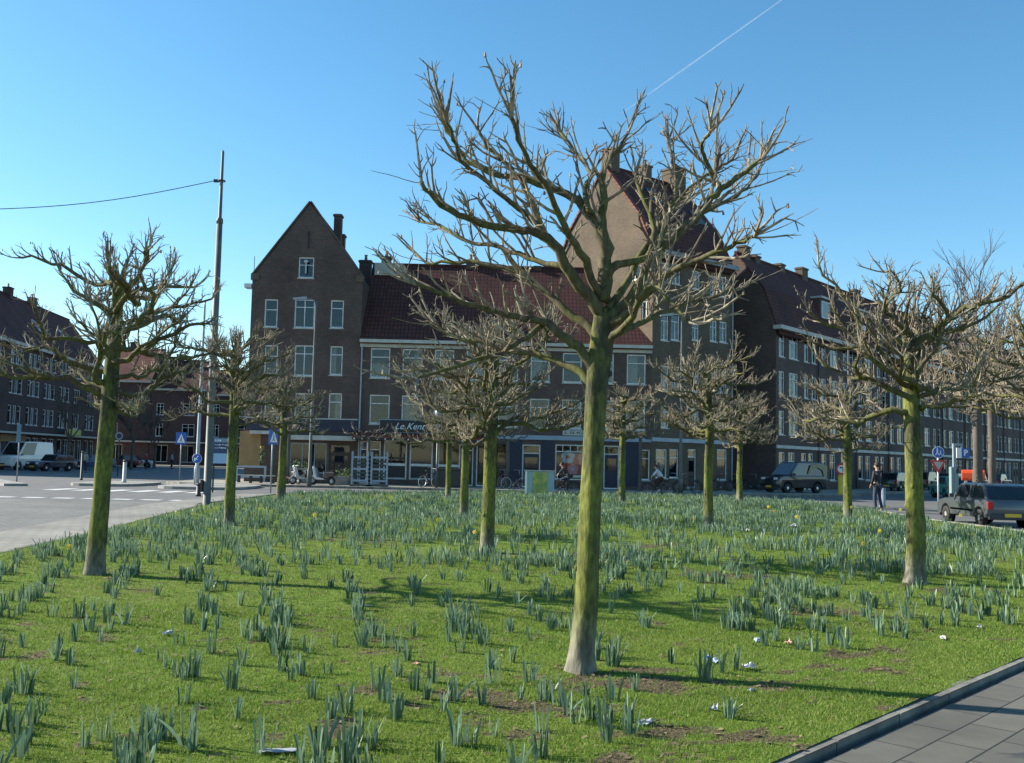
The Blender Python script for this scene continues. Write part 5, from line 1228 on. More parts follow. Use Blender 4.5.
# parking meter frame with P box
q = PG(953.5, 50, 0); r = thing('parking_sign', 'tall pale blue frame with a hanging blue P box beside the orange letterbox', 'sign', q)
zt = P(953, 443.5, 50).z; zl = P(953, 467, 50).z
MB().box(-.02, -.06, 0, .12, .06, zt).box(.12, -.06, zt - .10, .48, .06, zt).box(.40, -.05, zt - .20, .47, .05, zt - .1).build('frame', M['greyblue'], r, bevel=.01)
MB().box(-.17, -.14, 0, -.025, .14, zl).box(-.02, -.14, 0, .20, -.065, zl - .3).build('meter_case', mat('grey_green_case', (.20, .28, .27), .5), r, bevel=.02)
MB().box(.20, -.10, zt - .72, .38, .10, zt - .21).build('light_box_side', M['sign_white'], r); MB().box(.385, -.10, zt - .70, .80, .10, zt - .22).build('light_box', M['sign_blue'], r, bevel=.02)
text('P', .40, M['sign_white'], r, (.58, -.11, zt - .46), bold=.012)
# orange-red letterbox
q = PG(964.5, 52, 0); r = thing('letterbox', 'orange-red rounded letterbox on a white leg', 'letterbox', q)
mb = MB(); pr = [(-.25 + .0, 0), (.25, 0), (.27, .12), (.27, .38), (.20, .50), (.08, .55), (-.08, .55), (-.20, .50), (-.27, .38), (-.27, .12)]
mb.prism([(a, b_ + 1.25) for a, b_ in pr], -.55, .55, 'xz'); o = mb.build('box', M['orange'], r, bevel=.04); 
MB().box(-.14, -.56, 1.62, .14, -.553, 1.68).build('mail_slot', M['black'], r)
MB().box(-.08, -.42, 0, .08, -.28, 1.249).box(-.08, .28, 0, .08, .42, 1.249).build('leg', M['sign_white'], r)
r.rotation_euler = (0, 0, math.radians(68)); r.location.x += .45
# information board on the left
q = PG(220.5, 45.5, .0); r = thing('information_board', 'dark blue information board with white lines and a pale lower panel behind the left trees', 'sign', q)
zt = P(220, 437.5, 45.5).z; zb = P(220, 464, 45.5).z; W2 = .38
MB().box(-W2, -.06, zb, W2, .06, zt).build('board', mat('board_blue', (.02, .05, .13), .4), r, bevel=.01)
MB().box(-W2 - .001, .0, 0, -W2 + .07, .05, zb - .002).box(W2 - .07, .0, 0, W2 + .001, .05, zb - .002).build('post', M['plastic_dk'], r)
MB().box(-W2 + .03, -.068, zb + .03, W2 - .03, -.061, zb + (zt - zb) * .40).build('picture_panel', mat('board_pale', (.30, .45, .62), .4), r)
MB().box(-W2 + .03, -.068, zt - .22, W2 - .03, -.061, zt - .04).build('heading_panel', mat('board_mid', (.20, .27, .36), .4), r)
mb = MB(); rr = random.Random(8)
for zz, n, h_ in ((zt - .18, 4, .10), (zt - .36, 7, .055), (zt - .50, 6, .055)):
    x = -W2 + .08
    for k in range(n):
        w0 = rr.uniform(.04, .08); mb.box(x, -.0735, zz, x + .014, -.069, zz + h_); mb.box(x + .014, -.0735, zz + h_ * rr.choice([0, .5, .8]), x + w0, -.069, zz + h_ * .2 + h_ * rr.choice([0, .5, .8])); x += w0 + .022
mb.build('lettering', M['sign_white'], r)
# grey cabinet with a map panel
q = PG(540, 49.2, .10); r = thing('street_cabinet', 'pale blue-grey street cabinet with a green and yellow map panel', 'cabinet', q)
MB().box(-.72, -.2, .0, .70, .25, 1.14).build('cabinet_body', mat('cabinet_blue_grey', (.28, .40, .46), .5), r, bevel=.02)
MB().box(-.76, -.24, 1.14, .74, .29, 1.20).build('lid', M['steel'], r)
MB().box(-.74, -.235, .0, -.64, -.203, 1.14).build('white_edge', M['sign_white'], r)
MB().box(-.36, -.225, .05, .34, -.202, 1.10).build('map_panel', mat('map_green', (.22, .30, .10), .5, (.45, .42, .10), 3.0, lo=.45, hi=.55), r)
# wheelie bins
def bin_(px, Y, label):
    q = PG(px, Y, .12); r = thing('wheelie_bin', label, 'bin', q, 0, 'dark wheelie bins by the cafe')
    MB().add([(-.26, -.28, .04), (.26, -.28, .04), (.26, .26, .04), (-.26, .26, .04), (-.30, -.36, 1.0), (.30, -.36, 1.0), (.30, .34, 1.0), (-.30, .34, 1.0)], [(0, 3, 2, 1), (4, 5, 6, 7), (0, 1, 5, 4), (1, 2, 6, 5), (2, 3, 7, 6), (3, 0, 4, 7)]).build('bin_body', M['plastic_dk'], r, bevel=.03)
    MB().prism([(-.40, 1.0), (.38, 1.0), (.36, 1.08), (-.2, 1.12), (-.40, 1.05)], -.32, .32, 'yz').build('lid', M['black'], r)
    for s in (-1, 1): MB().lathe([(.0, -.03), (.1, -.03), (.1, .03), (0, .03)], 12, (s * .27, .28, .1), 'x').build('wheel', M['rubber'], r)
bin_(442.8, 57.3, 'dark wheelie bin nearest the green lantern post'); bin_(455.5, 57.3, 'dark wheelie bin behind the thin lawn tree trunks')
# terrace: slatted planter screens, planters, chairs
def screen(px, label):
    q = PG(px, 56.6, .12); r = thing('slatted_screen', label, 'screen', q, 0, 'slatted terrace screens by the cafe')
    for x in (-.55, .55): MB().box(x - .05, -.05, 0, x + .05, .05, 1.95).build('post', M['greyblue'], r)
    for k in range(7): MB().box(-.5, -.02, .25 + k * .22, .5, .02, .36 + k * .22).build('slat', M['pole_dark'] if k % 3 else M['greyblue'], r)
    MB().box(-.62, -.25, 0, .62, .25, .08).build('foot', M['plastic_dk'], r)
screen(361.5, 'slatted wooden screen left of the small trained tree'); screen(377, 'slatted wooden screen right of the small trained tree')
M['leafgreen'] = mat('shrub_green', (.10, .16, .05), .7, (.18, .24, .07), 30)
def planter(px, Y, label, seed, w=.9, hh=.5, lh=.55):
    q = PG(px, Y, .12); r = thing('planter', label, 'planter', q); rr = random.Random(seed)
    MB().add([(-w / 2, -.2, 0), (w / 2, -.2, 0), (w / 2, .2, 0), (-w / 2, .2, 0), (-w / 2 - .04, -.24, hh), (w / 2 + .04, -.24, hh), (w / 2 + .04, .24, hh), (-w / 2 - .04, .24, hh)], [(0, 3, 2, 1), (4, 5, 6, 7), (0, 1, 5, 4), (1, 2, 6, 5), (2, 3, 7, 6), (3, 0, 4, 7)]).build('trough', M['concrete'], r)
    mb = MB()
    for k in range(220):
        a = rr.uniform(0, 6.28); R_ = rr.random() ** .5; x, y = math.cos(a) * R_ * w * .52, math.sin(a) * R_ * .3; z = hh + rr.uniform(.0, lh) * (1 - .5 * R_)
        s = .05; v = [Vector((x, y, z)) + Vector((rr.uniform(-s, s), rr.uniform(-s, s), rr.uniform(-s, s))) for _ in range(3)]; mb.add(v, [(0, 1, 2)])
    mb.build('shrub', M['leafgreen'], r, fix=False)
planter(339, 57.8, 'planter of yellow-green shrubs left of the cafe screens', 1, 1.0); planter(298, 59.2, 'planter of green plants in the gabled house shop window', 2, 1.2, .9, .6); planter(348, 58.3, 'smaller planter beside the cafe door', 3, .6, .4, .8)
q = P(262, 455, 60.6); o = thing('hanging_plant', 'green trailing plant hanging on the ochre wall', 'plant', (q.x, q.y, q.z)); mb = MB(); rr = random.Random(4)
for k in range(160):
    v0 = Vector((rr.gauss(0, .12), rr.gauss(0, .08), rr.uniform(-.45, .5))); mb.add([v0 + Vector([rr.uniform(-.06, .06) for _ in range(3)]) for _ in range(3)], [(0, 1, 2)])
mb.build('foliage', M['leafgreen'], o, fix=False); MB().lathe([(.06, .30), (.14, .45), (.15, .55)], 10).build('pot', M['ochre'], o)
def bench(px, Y, label, z=.12):
    q = PG(px, Y, z); r = thing('terrace_bench', label, 'bench', q)
    for k in range(3): MB().box(-.8, -.2 + .15 * k, .42, .8, -.08 + .15 * k, .46).build('seat_slat', M['wood_dark'] if k else M['offwhite'], r)
    for x in (-.65, .65): MB().box(x - .04, -.2, 0, x + .04, .2, .419).build('leg', M['plastic_dk'], r)
bench(250, 58.6, 'low pale terrace bench by the ochre wall'); bench(262, 57.6, 'second low terrace bench nearer the blue crossing sign')

# ================================================================== CARS
CARP = {}
def carpaint(name, c, c2=None):
    m, t, b = newmat(name); b.inputs['Base Color'].default_value = (*c, 1); b.inputs['Roughness'].default_value = .32; b.inputs['Metallic'].default_value = .15
    b.inputs['Coat Weight'].default_value = .8; b.inputs['Coat Roughness'].default_value = .06; return m
def inset(poly, d):
    n = len(poly); out = []
    A = sum(poly[i][0] * poly[(i + 1) % n][1] - poly[(i + 1) % n][0] * poly[i][1] for i in range(n)); sg = 1 if A > 0 else -1
    for i in range(n):
        p0, p1, p2 = Vector(poly[i - 1]), Vector(poly[i]), Vector(poly[(i + 1) % n])
        e1 = (p1 - p0); e2 = (p2 - p1); e1 = e1.normalized() if e1.length else e2.normalized(); e2 = e2.normalized() if e2.length else e1
        n1 = Vector((-e1.y, e1.x)) * sg; n2 = Vector((-e2.y, e2.x)) * sg; b_ = (n1 + n2); b_ = b_.normalized() if b_.length > .2 else n1
        out.append(tuple(p1 + b_ * d))
    return out
def layers(mb, polys):
    """stack of equal-count 3D loops joined, ends capped"""
    n = len(polys[0]); b0 = len(mb.v); vs = [p for q in polys for p in q]
    fs = [(i * n + k, i * n + (k + 1) % n, (i + 1) * n + (k + 1) % n, (i + 1) * n + k) for i in range(len(polys) - 1) for k in range(n)]
    for i in (0, len(polys) - 1):
        tr = tessellate_polygon([[Vector((p[0], p[2], 0)) for p in polys[i]]]); fs += [tuple(i * n + j for j in t_) for t_ in tr]
    mb.add(vs, fs)
def car(name, label, loc, rz, L=4.0, W=1.65, H=1.40, belt=.86, hood=.78, hoodx=.95, ws=1.55, rs=3.5, rw=3.95, roof0=2.0, roof1=3.35, paint=None, wb=(0.75, 3.15), wr=.30, tail=.80, front='lamps', strip=None, plate=None, glassside=True, van=False, group=None, boxy=.93, spoiler=False, rack=False):
    """x from nose 0 to tail L. hood front height, ws = windscreen foot, roof0/1 = roof span, rs,rw = rear glass top/bottom"""
    root = thing(name, label, 'van' if van else 'car', loc, rz, group); hw = W / 2; gz = .24
    def arch(cx):
        return [(cx + (wr + .06) * math.cos(a), max(gz - .02, wr + (wr + .06) * math.sin(a))) for a in [PI - PI * k / 8 for k in range(9)]]
    ol = [(.05, gz + .05)] + [(x - L * 0, z) for x, z in arch(wb[0])] + arch(wb[1]) + [(L - .06, gz + .05), (L, .45), (L - .02, tail * .9), (L - .08, belt), (ws + .05, belt), (ws, belt - .01), (hoodx * .6, (hood + belt) / 2 + .02), (.14, hood), (.03, hood - .14), (0, .45)]
    mb = MB(); ol_in = inset(ol, .035); X = L / 2
    def lay(o_, y): return [(x - X, y, z) for x, z in o_]
    layers(mb, [lay(inset(ol, .10), -hw + .0), lay(ol_in, -hw + .012), lay(ol, -hw + .06), lay(ol, hw - .06), lay(ol_in, hw - .012), lay(inset(ol, .10), hw)])
    body = mb.build('body', paint, root, True); body.modifiers.new('es', 'EDGE_SPLIT').split_angle = math.radians(38)
    # cabin
    cb = [(ws, belt - .02), (roof0 - .05, H - .06), (roof0 + .12, H - .01), ((roof0 + roof1) / 2, H), (roof1 - .1, H - .02), (rs, H - .07), (rw, belt - .02)]
    def tap(z): return hw * (.985 - (1 - boxy) * 1.0 * (z - belt) / (H - belt)) - .03
    mb = MB(); layers(mb, [[(x - X, -tap(z) + (0.0 if z < H - .05 else .05), z) for x, z in cb], [(x - X, tap(z) - (0.0 if z < H - .05 else .05), z) for x, z in cb]])
    cab = mb.build('cabin', paint, root)
    # glass, set 4 mm proud
    zt, zb = H - .10, belt + .035
    def xat(a, b_, z): return a[0] + (b_[0] - a[0]) * (z - a[1]) / (b_[1] - a[1])
    f0, f1 = (ws, belt), (roof0 - .05, H - .06); r0, r1 = (rw, belt), (rs, H - .07)
    if glassside:
        xs_ = [xat(f0, f1, zb) + .16, xat(r0, r1, zb) - .16]; xt = [xat(f0, f1, zt) + .12, xat(r0, r1, zt) - .12]
        doors = [0, .46, .52, 1] if not van else [0, .42]
        for s in (-1, 1):
            for k in range(0, len(doors) - 1, 2):
                u0, u1 = doors[k], doors[k + 1]; q = []
                for u, z in ((u0, zb), (u1, zb), (u1, zt), (u0, zt)):
                    xx = (xs_[0] + (xs_[1] - xs_[0]) * u) if z == zb else (xt[0] + (xt[1] - xt[0]) * u); q.append((xx - X, s * (tap(z) + .004), z))
                MB().slab(q if s < 0 else q[::-1], .003).build('side_window', M['carglass'], root)
    def endglass(a, b_, nm, sgn, wk=.90):
        q = []
        for z, s in ((belt + .03, -1), (belt + .03, 1), (H - .11, 1), (H - .11, -1)): q.append((xat(a, b_, z) - X + sgn * .012, s * tap(z) * wk, z))
        MB().slab(q if sgn > 0 else q[::-1], .003).build(nm, M['carglass'], root)
    endglass(f0, f1, 'windscreen', -1); endglass(r0, r1, 'rear_window', 1)
    for cx in wb:
        for s in (-1, 1):
            tw_ = MB().lathe([(wr * .55, -.09), (wr * .97, -.09), (wr, -.06), (wr, .06), (wr * .97, .09), (wr * .55, .09)], 20, (cx - X, s * (hw - .105), wr), 'y').build('wheel', M['rubber'], root, True)
            mb = MB(); yy = s * (hw - .012); mb.lathe([(0, 0), (wr * .2, 0), (wr * .70, -s * .015), (wr * .72, -s * .06)], 18, (cx - X, yy, wr), 'y'); mb.build('rim', M['alloy'], tw_)
            mb = MB()
            for k in range(5):
                a = k * 1.2566 + .4; disc(mb, cx - X + wr * .40 * math.cos(a), wr + wr * .40 * math.sin(a), wr * .11, yy + s * .004, 8)
            mb.build('rim_hole', M['black'], tw_, fix=False)
            MB().lathe([(0, 0), (wr + .055, 0)], 16, (cx - X, s * (hw - .22), wr), 'y').build('wheel_well', M['black'], root)
    MB().box(-X + .02, -hw * .93, .20, -X + .12, hw * .93, .42).build('front_bumper', M['plastic_dk'], root, bevel=.03); MB().box(X - .10, -hw * .95, .24, X + .03, hw * .95, .44).build('rear_bumper', M['plastic_dk'], root, bevel=.03)
    for s in (-1, 1):
        MB().box(-X - .012, s * hw * .62 - .15, hood - .20, -X + .18, s * hw * .62 + .15, hood - .05).build('headlight', M['clearlamp'], root, bevel=.03)
        MB().box(X - .10, s * (hw - .115) - .10, .56, X + .012, s * (hw - .115) + .085, tail * .97).build('tail_light', M['redlamp'], root, bevel=.02)
        MB().box(ws + .18 - X, s * (hw + .08) - .09, belt, ws + .28 - X, s * (hw + .08) + .06, belt + .13).build('mirror', paint if not van else M['black'], root, bevel=.02)
    MB().box(-X - .018, -hw * .32, .48, -X + .05, hw * .32, .58).build('grille', M['black'], root)
    pm = M['plate_y']
    for xx in (-X - .035, X + .032): 
        pl = MB().box(xx - .005, -.26, .33, xx + .005, .26, .44).build('number_plate', pm, root)
    if strip:
        for s in (-1, 1): MB().box(wb[0] + wr + .12 - X, s * (hw - .012) - .012, .46, wb[1] - wr - .10 - X, s * (hw - .012) + .02, .52).build('side_strip', M[strip], root)
    if rack:
        for s in (-1, 1): MB().tube([(roof0 - X + .1, s * hw * .72, H + .04), (roof1 - X - .1, s * hw * .72, H + .03)], .018, 6).build('roof_rail', M['black'], root)
    return root
# dark grey hatchback parked at the right edge, heading away
hb = car('parked_hatchback', 'dark grey hatchback with silver wheels parked by the lawn at the right edge', (15.72, 33.12, 0), math.radians(90) + PI, L=3.72, W=1.58, H=1.38, belt=.86, hood=.76, ws=1.15, roof0=1.72, roof1=3.2, rs=3.28, rw=3.62, paint=carpaint('dark_grey_paint', (.075, .085, .095)), wb=(.68, 3.10), wr=.275, strip='steel', boxy=.90, tail=.82)
hb.rotation_euler = (0, 0, -math.radians(90))
text('17-HK-RB', .10, M['black'], hb, (1.90, 0, .385), (PI / 2, 0, PI / 2), ext=.002, sx=.85) if False else None
car('parked_hatchback', 'turquoise green hatchback seen from behind, right of the give-way sign', PG(951.5, 63, 0), -math.radians(97), L=3.8, W=1.68, H=1.40, paint=carpaint('turquoise_paint', (.03, .34, .27)), wb=(.75, 3.1), rs=3.3, rw=3.75, tail=.84)
van1 = car('parked_van', 'dark people carrier with a pale swirl on its rear side, parked before the street row', PG(793.5, 63.6, .12), math.radians(28), L=4.1, W=1.78, H=1.95, belt=1.10, hood=1.0, hoodx=.8, ws=.95, roof0=1.75, roof1=3.8, rs=3.92, rw=4.06, paint=carpaint('dark_blue_black_paint', (.012, .014, .020)), wb=(.75, 3.25), wr=.31, van=True, boxy=.93, tail=1.3)
MB().prism([(.35, 1.22), (.6, 1.75), (1.2, 1.84), (2.0, 1.74), (2.0, 1.10), (1.75, 1.02), (1.6, 1.45), (1.2, 1.62), (.75, 1.40), (.6, 1.22)], -.895, -.88).build('side_graphic_reflection', mat('golden_reflection_paint', (.42, .34, .18), .5, (.28, .22, .12), 4), van1)  # graphic on the rear side, with the golden reflection painted in as colour
car('parked_van', 'white panel van with a raised roof parked at the far left', PG(22.5, 86.5, 0), math.radians(74), L=5.0, W=2.0, H=2.45, belt=1.25, hood=1.15, hoodx=.7, ws=.85, roof0=1.7, roof1=4.7, rs=4.85, rw=4.97, paint=carpaint('white_van_paint', (.72, .73, .70)), wb=(.85, 3.9), wr=.34, van=True, boxy=.93, tail=1.4)
# helper for the row of small parked cars
def small(label, px, Y, rz, col, z=0, kind='hatch', **kw):
    d = dict(L=4.0, W=1.66, H=1.42)
    if kind == 'sedan': d.update(L=4.4, H=1.40, rs=3.3, rw=3.75, roof1=3.0, tail=.86)
    d.update(kw)
    return car('parked_car', label, PG(px, Y, z), rz, paint=carpaint('paint', col), **d)
small('dark blue hatchback parked right of the white van', 50.5, 84, math.radians(68), (.03, .035, .06))
small('blue car half hidden behind the leftmost lawn tree', 93, 95, math.radians(20), (.05, .09, .22))
small('dark red car parked beyond the left traffic island', 121, 112, math.radians(8), (.16, .025, .03))
small('pale silver car parked behind the dark red one', 135, 114, math.radians(195), (.55, .56, .56))
R4 = math.degrees(a4)
for lab, t_, off, col, kw in (('dark green car parked next to the dark people carrier', 13.5, 3.3, (.03, .05, .035), {}), ('brown estate car parked behind the slim tree by the yellow post', 20.5, 3.3, (.12, .085, .05), dict(H=1.5)),
                            ('dark car parked behind the standing pedestrian', 27.5, 3.4, (.03, .032, .04), {}), ('black car parked left of the thick right tree', 34.5, 3.3, (.02, .02, .022), {}), ('dark red car parked behind the thick right tree', 41, 3.4, (.10, .02, .02), {}), 
                            ('silver off-roader parked behind the hatchback at the right', 55, 5.0, (.40, .40, .37), dict(H=1.8, belt=1.05, hood=1.0)), ('blue car parked at the far right behind the street trees', 60, 4.0, (.05, .10, .24), {})):
    q = O4 + U4 * t_ + N4 * off; car('parked_car', lab, (q.x, q.y, .12 if off < 6 else 0), a4 + PI, paint=carpaint('paint', col), **kw)

# ================================================================== BICYCLES AND SCOOTERS
def bicycle(label, loc, rz, col=(.03, .03, .035), tyre='rubber', lean=0, group='bicycles around the square', carrier=None):
    r = thing('bicycle', label, 'bicycle', loc, rz, group); r.rotation_euler = (lean, 0, rz); fm = mat('bike_paint', col, .4); R_ = .34
    for cx in (-.54, .54):
        w_ = MB().ring(R_ - .02, .02, (cx, 0, R_), 'y', 22, 5).build('wheel', M[tyre], r)
        mb = MB()
        for k in range(8): a = k * PI / 4; mb.tube([(cx, 0, R_), (cx + .31 * math.cos(a), 0, R_ + .31 * math.sin(a))], .004, 3)
        mb.build('spokes', M['steel'], w_); MB().ring(R_ + .035, .013, (cx, 0, R_), 'y', 22, 4).build('mudguard', M['plastic_dk'], w_)
    mb = MB(); bb = (-.08, 0, .30); st = (-.20, 0, .78); hd = (.34, 0, .82); hl = (.38, 0, .66)
    for a, b_ in ((bb, st), (bb, hl), (st, hd), (bb, (-.54, 0, R_)), (st, (-.54, 0, R_)), (hl, (.54, 0, R_)), (hd, hl)): mb.tube([a, b_], .018, 6)
    mb.build('frame', fm, r)
    MB().tube([(.10, -.28, 1.08), (.22, -.27, 1.10), (.30, -.1, 1.08), (.30, .1, 1.08), (.22, .27, 1.10), (.10, .28, 1.08)], .013, 6).tube([(.34, 0, .82), (.30, 0, 1.08)], .014, 6).build('handlebar', M['steel'], r)
    MB().tube([(-.20, 0, .78), (-.23, 0, .90)], .014, 6).blob((-.24, 0, .94), (.14, .08, .04)).build('saddle', M['black'], r)
    MB().box(-.75, -.07, .72, -.38, .07, .745).tube([(-.72, .05, .72), (-.54, .04, .34)], .008, 4).build('luggage_rack', M['plastic_dk'], r)
    MB().lathe([(.0, -.01), (.09, -.01), (.09, .01), (0, .01)], 12, (-.08, .05, .30), 'y').build('crank', M['steel'], r)
    if carrier: MB().box(-.78, -.2, .50, -.42, .2, .74).build('pannier', M[carrier], r, bevel=.03)
    return r
def bike_at(px, Y, z, rz, label, **kw): bicycle(label, PG(px, Y, z), rz, **kw)
bike_at(428.5, 57.2, .12, .9, 'bicycle with pale tyres leaning by the wheelie bins', tyre='alloy', lean=.1)
bike_at(502.5, 58.3, .12, 1.25, 'pinkish bicycle parked against the trained tree', col=(.45, .14, .20), tyre='offwhite')
bike_at(514.5, 57.5, .12, .5, 'white-wheeled bicycle parked left of the street cabinet', tyre='offwhite')
bike_at(530, 52.6, .0, .25, 'left one of two bicycles whose handlebars show above the cabinet'); bike_at(549, 53.2, .0, PI - .2, 'right one of two bicycles whose handlebars show above the cabinet', carrier='wood_dark')
bike_at(671, 56.9, .12, .4, 'bicycle leaning on the left of the pale street lamp', lean=.12); bike_at(687.5, 57.6, .12, PI - .5, 'bicycle leaning on the right of the pale street lamp', lean=-.1)
bike_at(722, 62.8, .12, .5, 'dark bicycle parked against the blue panel left of the far trunk'); bike_at(733.5, 63.5, .12, .9, 'dark bicycle parked by the window right of its neighbour', lean=.08); bike_at(752, 66, .12, .4, 'dark bicycle parked at the end of the tower house')
def scooter(label, px, Y, rz, c, z=.12, dark=None):
    r = thing('scooter', label, 'scooter', PG(px, Y, z), rz, 'motor scooters parked by the gabled house'); m_ = carpaint('scooter_paint', c)
    for cx in (-.62, .60): 
        w_ = MB().ring(.19, .055, (cx, 0, .24), 'y', 18, 7).build('wheel', M['rubber'], r); MB().lathe([(0, -.04), (.10, -.04), (.10, .04), (0, .04)], 12, (cx, 0, .24), 'y').build('rim', M['steel'], w_)
    MB().prism([(.30, .30), (.42, .34), (.58, .95), (.50, 1.02), (.42, .98), (.26, .45), (-.2, .36), (-.28, .30)], -.15, .15).build('leg_shield', m_, r, bevel=.03)
    MB().prism([(-.85, .55), (-.9, .72), (-.75, .76), (-.15, .72), (-.12, .42), (-.30, .34), (-.62, .48)], -.15, .15).build('rear_body', m_ if dark is None else dark, r, bevel=.04)
    MB().prism([(-.80, .765), (-.80, .84), (-.10, .80), (-.06, .735)], -.13, .13).build('seat', M['black'], r, bevel=.03)
    MB().tube([(.60, 0, .24), (.50, 0, .95)], .03, 8).build('fork', M['steel'], r); MB().tube([(.40, -.33, 1.08), (.50, -.1, 1.06), (.50, .1, 1.06), (.40, .33, 1.08)], .018, 6).build('handlebar', M['black'], r)
    MB().blob((.56, 0, 1.02), (.09, .12, .09)).build('headlight', M['clearlamp'], r)
    for s in (-1, 1): MB().tube([(.44, s * .25, 1.07), (.42, s * .3, 1.22)], .008, 5).blob((.42, s * .31, 1.25), (.02, .07, .045)).build('mirror', M['black'], r)
    MB().prism([(.46, .36), (.60, .52), (.80, .36), (.80, .30), (.60, .46)], -.07, .07).build('front_mudguard', m_, r)
scooter('silver and white scooter parked in front of the dark shop doors', 322, 56.6, PI - .35, (.30, .33, .36), dark=M['black']); scooter('white scooter half behind the pale lamp post', 303, 57.0, PI + .5, (.34, .35, .36), dark=M['black']); scooter('dark red scooter left of the two pale scooters', 291, 57.4, 2.5, (.10, .03, .03), dark=M['black'])

# ================================================================== PEOPLE
SKIN = mat('skin', (.50, .30, .21), .55); HAIRD = mat('dark_hair', (.03, .022, .016), .7); DENIM = mat('blue_denim', (.035, .05, .09), .8, (.025, .035, .065), 12)
def skinned(name, m_, chains, parent, root_i=0, sub=1):
    """chains: list of polylines [(x,y,z,r),...]; points closer than 1 mm are merged"""
    vs, es, rs_ = [], [], []
    def vid(p):
        for i, q in enumerate(vs):
            if (Vector(q) - Vector(p[:3])).length < 1e-3: return i
        vs.append(tuple(p[:3])); rs_.append(p[3]); return len(vs) - 1
    for ch in chains:
        ids = [vid(p) for p in ch]; es += [(a, b_) for a, b_ in zip(ids, ids[1:]) if a != b_]
    me = bpy.data.meshes.new(name); me.from_pydata(vs, es, []); me.materials.append(m_)
    o = link(name, me, parent); sk = o.modifiers.new('skin', 'SKIN'); sk.use_smooth_shade = True
    lay_ = me.skin_vertices[0].data if len(me.skin_vertices) else None
    if lay_ is None:
        bm = bmesh.new(); bm.from_mesh(me); L_s = bm.verts.layers.skin.verify()
        for i, v in enumerate(bm.verts): v[L_s].radius = (rs_[i], rs_[i]); v[L_s].use_root = (i == root_i)
        bm.to_mesh(me); bm.free()
    else:
        for i, d in enumerate(lay_): d.radius = (rs_[i], rs_[i]); d.use_root = (i == root_i)
    if sub: s = o.modifiers.new('sub', 'SUBSURF'); s.levels = sub; s.render_levels = sub
    return o
def person(label, loc, rz, J, top, trous, hair=HAIRD, shoes=None, scale=1.0, group=None, skirt=None):
    """J: joints in metres, figure facing +x; builds body, clothes, hair, shoes"""
    r = thing('person', label, 'person', loc, rz, group); r.scale = (scale,) * 3; V_ = lambda k: Vector(J[k])
    pel, chest, neck, head = V_('pelvis'), V_('chest'), V_('neck'), V_('head')
    fw = Vector(J.get('look', (1, 0, 0))).normalized()
    body = [[(*pel, .115), (*pel.lerp(chest, .5), .115), (*chest, .13), (*neck, .055), (*(neck.lerp(head, .5)), .055), (*head, .095), (*(head + Vector((0, 0, .07))), .085)]]
    body.append([(*head, .095), (*(head + fw * .115 - Vector((0, 0, .01))), .016)])                       # nose
    hands = []
    for s in 'lr':
        sh, el, ha = V_('sh' + s), V_('el' + s), V_('ha' + s); d = (ha - el).normalized(); sd = d.cross(Vector((0, 0, 1)) if abs(d.z) < .9 else Vector((1, 0, 0))).normalized()
        body.append([(*chest, .13), (*sh, .06), (*el, .042), (*ha, .028), (*(ha + d * .06), .034)])
        pal = ha + d * .06; cur = d.cross(sd)
        for k in range(4):
            b0 = pal + sd * (.027 - .018 * k) + d * .02; ln = (.075, .085, .08, .062)[k]
            body.append([(*pal, .034), (*b0, .010), (*(b0 + d * ln * .5 + cur * .008), .009), (*(b0 + d * ln * .8 + cur * .035), .008)])
        body.append([(*pal, .034), (*(ha + d * .03 + sd * .04), .011), (*(ha + d * .075 + sd * .055 + cur * .01), .009)])
        hp, kn, an, to = V_('hp' + s), V_('kn' + s), V_('an' + s), V_('to' + s)
        body.append([(*pel, .115), (*hp, .085), (*kn, .055), (*an, .038), (*to, .03)])
    skinned('body', SKIN, body, r)
    mbf = MB(); side = fw.cross(Vector((0, 0, 1))).normalized()
    for s in (-1, 1): mbf.blob(head + fw * .088 + side * s * .034 + Vector((0, 0, .012)), .011)
    mbf.build('eyes', M['black'], r); MB().blob(head + fw * .096 - Vector((0, 0, .05)), (.008, .022, .008)).build('mouth', M['redlamp'], r)
    for s in (-1, 1): MB().blob(head + side * s * .093, (.018, .012, .03)).build('ear', SKIN, r)
    hm = MB().blob(head + Vector((0, 0, .055)) - fw * .022, (.112, .108, .10), 2, random.Random(2), .04); hm.build('hair', hair, r, True)
    tp_ = [[(*(pel + Vector((0, 0, -.02))), .15), (*pel.lerp(chest, .5), .15), (*chest, .165), (*chest.lerp(neck, .75), .085)]]
    for s in 'lr': tp_.append([(*chest, .165), (*V_('sh' + s), .082), (*V_('el' + s), .062), (*V_('el' + s).lerp(V_('ha' + s), .92), .046)])
    skinned('jacket', top, tp_, r)
    tr_ = []
    for s in 'lr': tr_.append([(*pel, .135), (*V_('hp' + s), .10), (*V_('kn' + s), .072), (*V_('kn' + s).lerp(V_('an' + s), .95), .058)])
    skinned('trousers', trous, tr_, r)
    for s in 'lr':
        a, t_ = V_('an' + s), V_('to' + s); MB().tube([a + (a - t_) * .25 + Vector((0, 0, -.035)), a + Vector((0, 0, -.03)), t_ + Vector((0, 0, -.0)), t_ + (t_ - a) * .35], [.038, .048, .042, .025], 10).build('shoe', shoes or M['black'], r, True)
    if skirt: skinned('skirt', skirt, [[(*pel, .17), (*(V_('knl').lerp(V_('knr'), .5)), .18)], [(*(V_('knl').lerp(V_('knr'), .5)), .18), (*(V_('anl').lerp(V_('anr'), .5) + Vector((0, 0, .2))), .16)]], r)
    return r
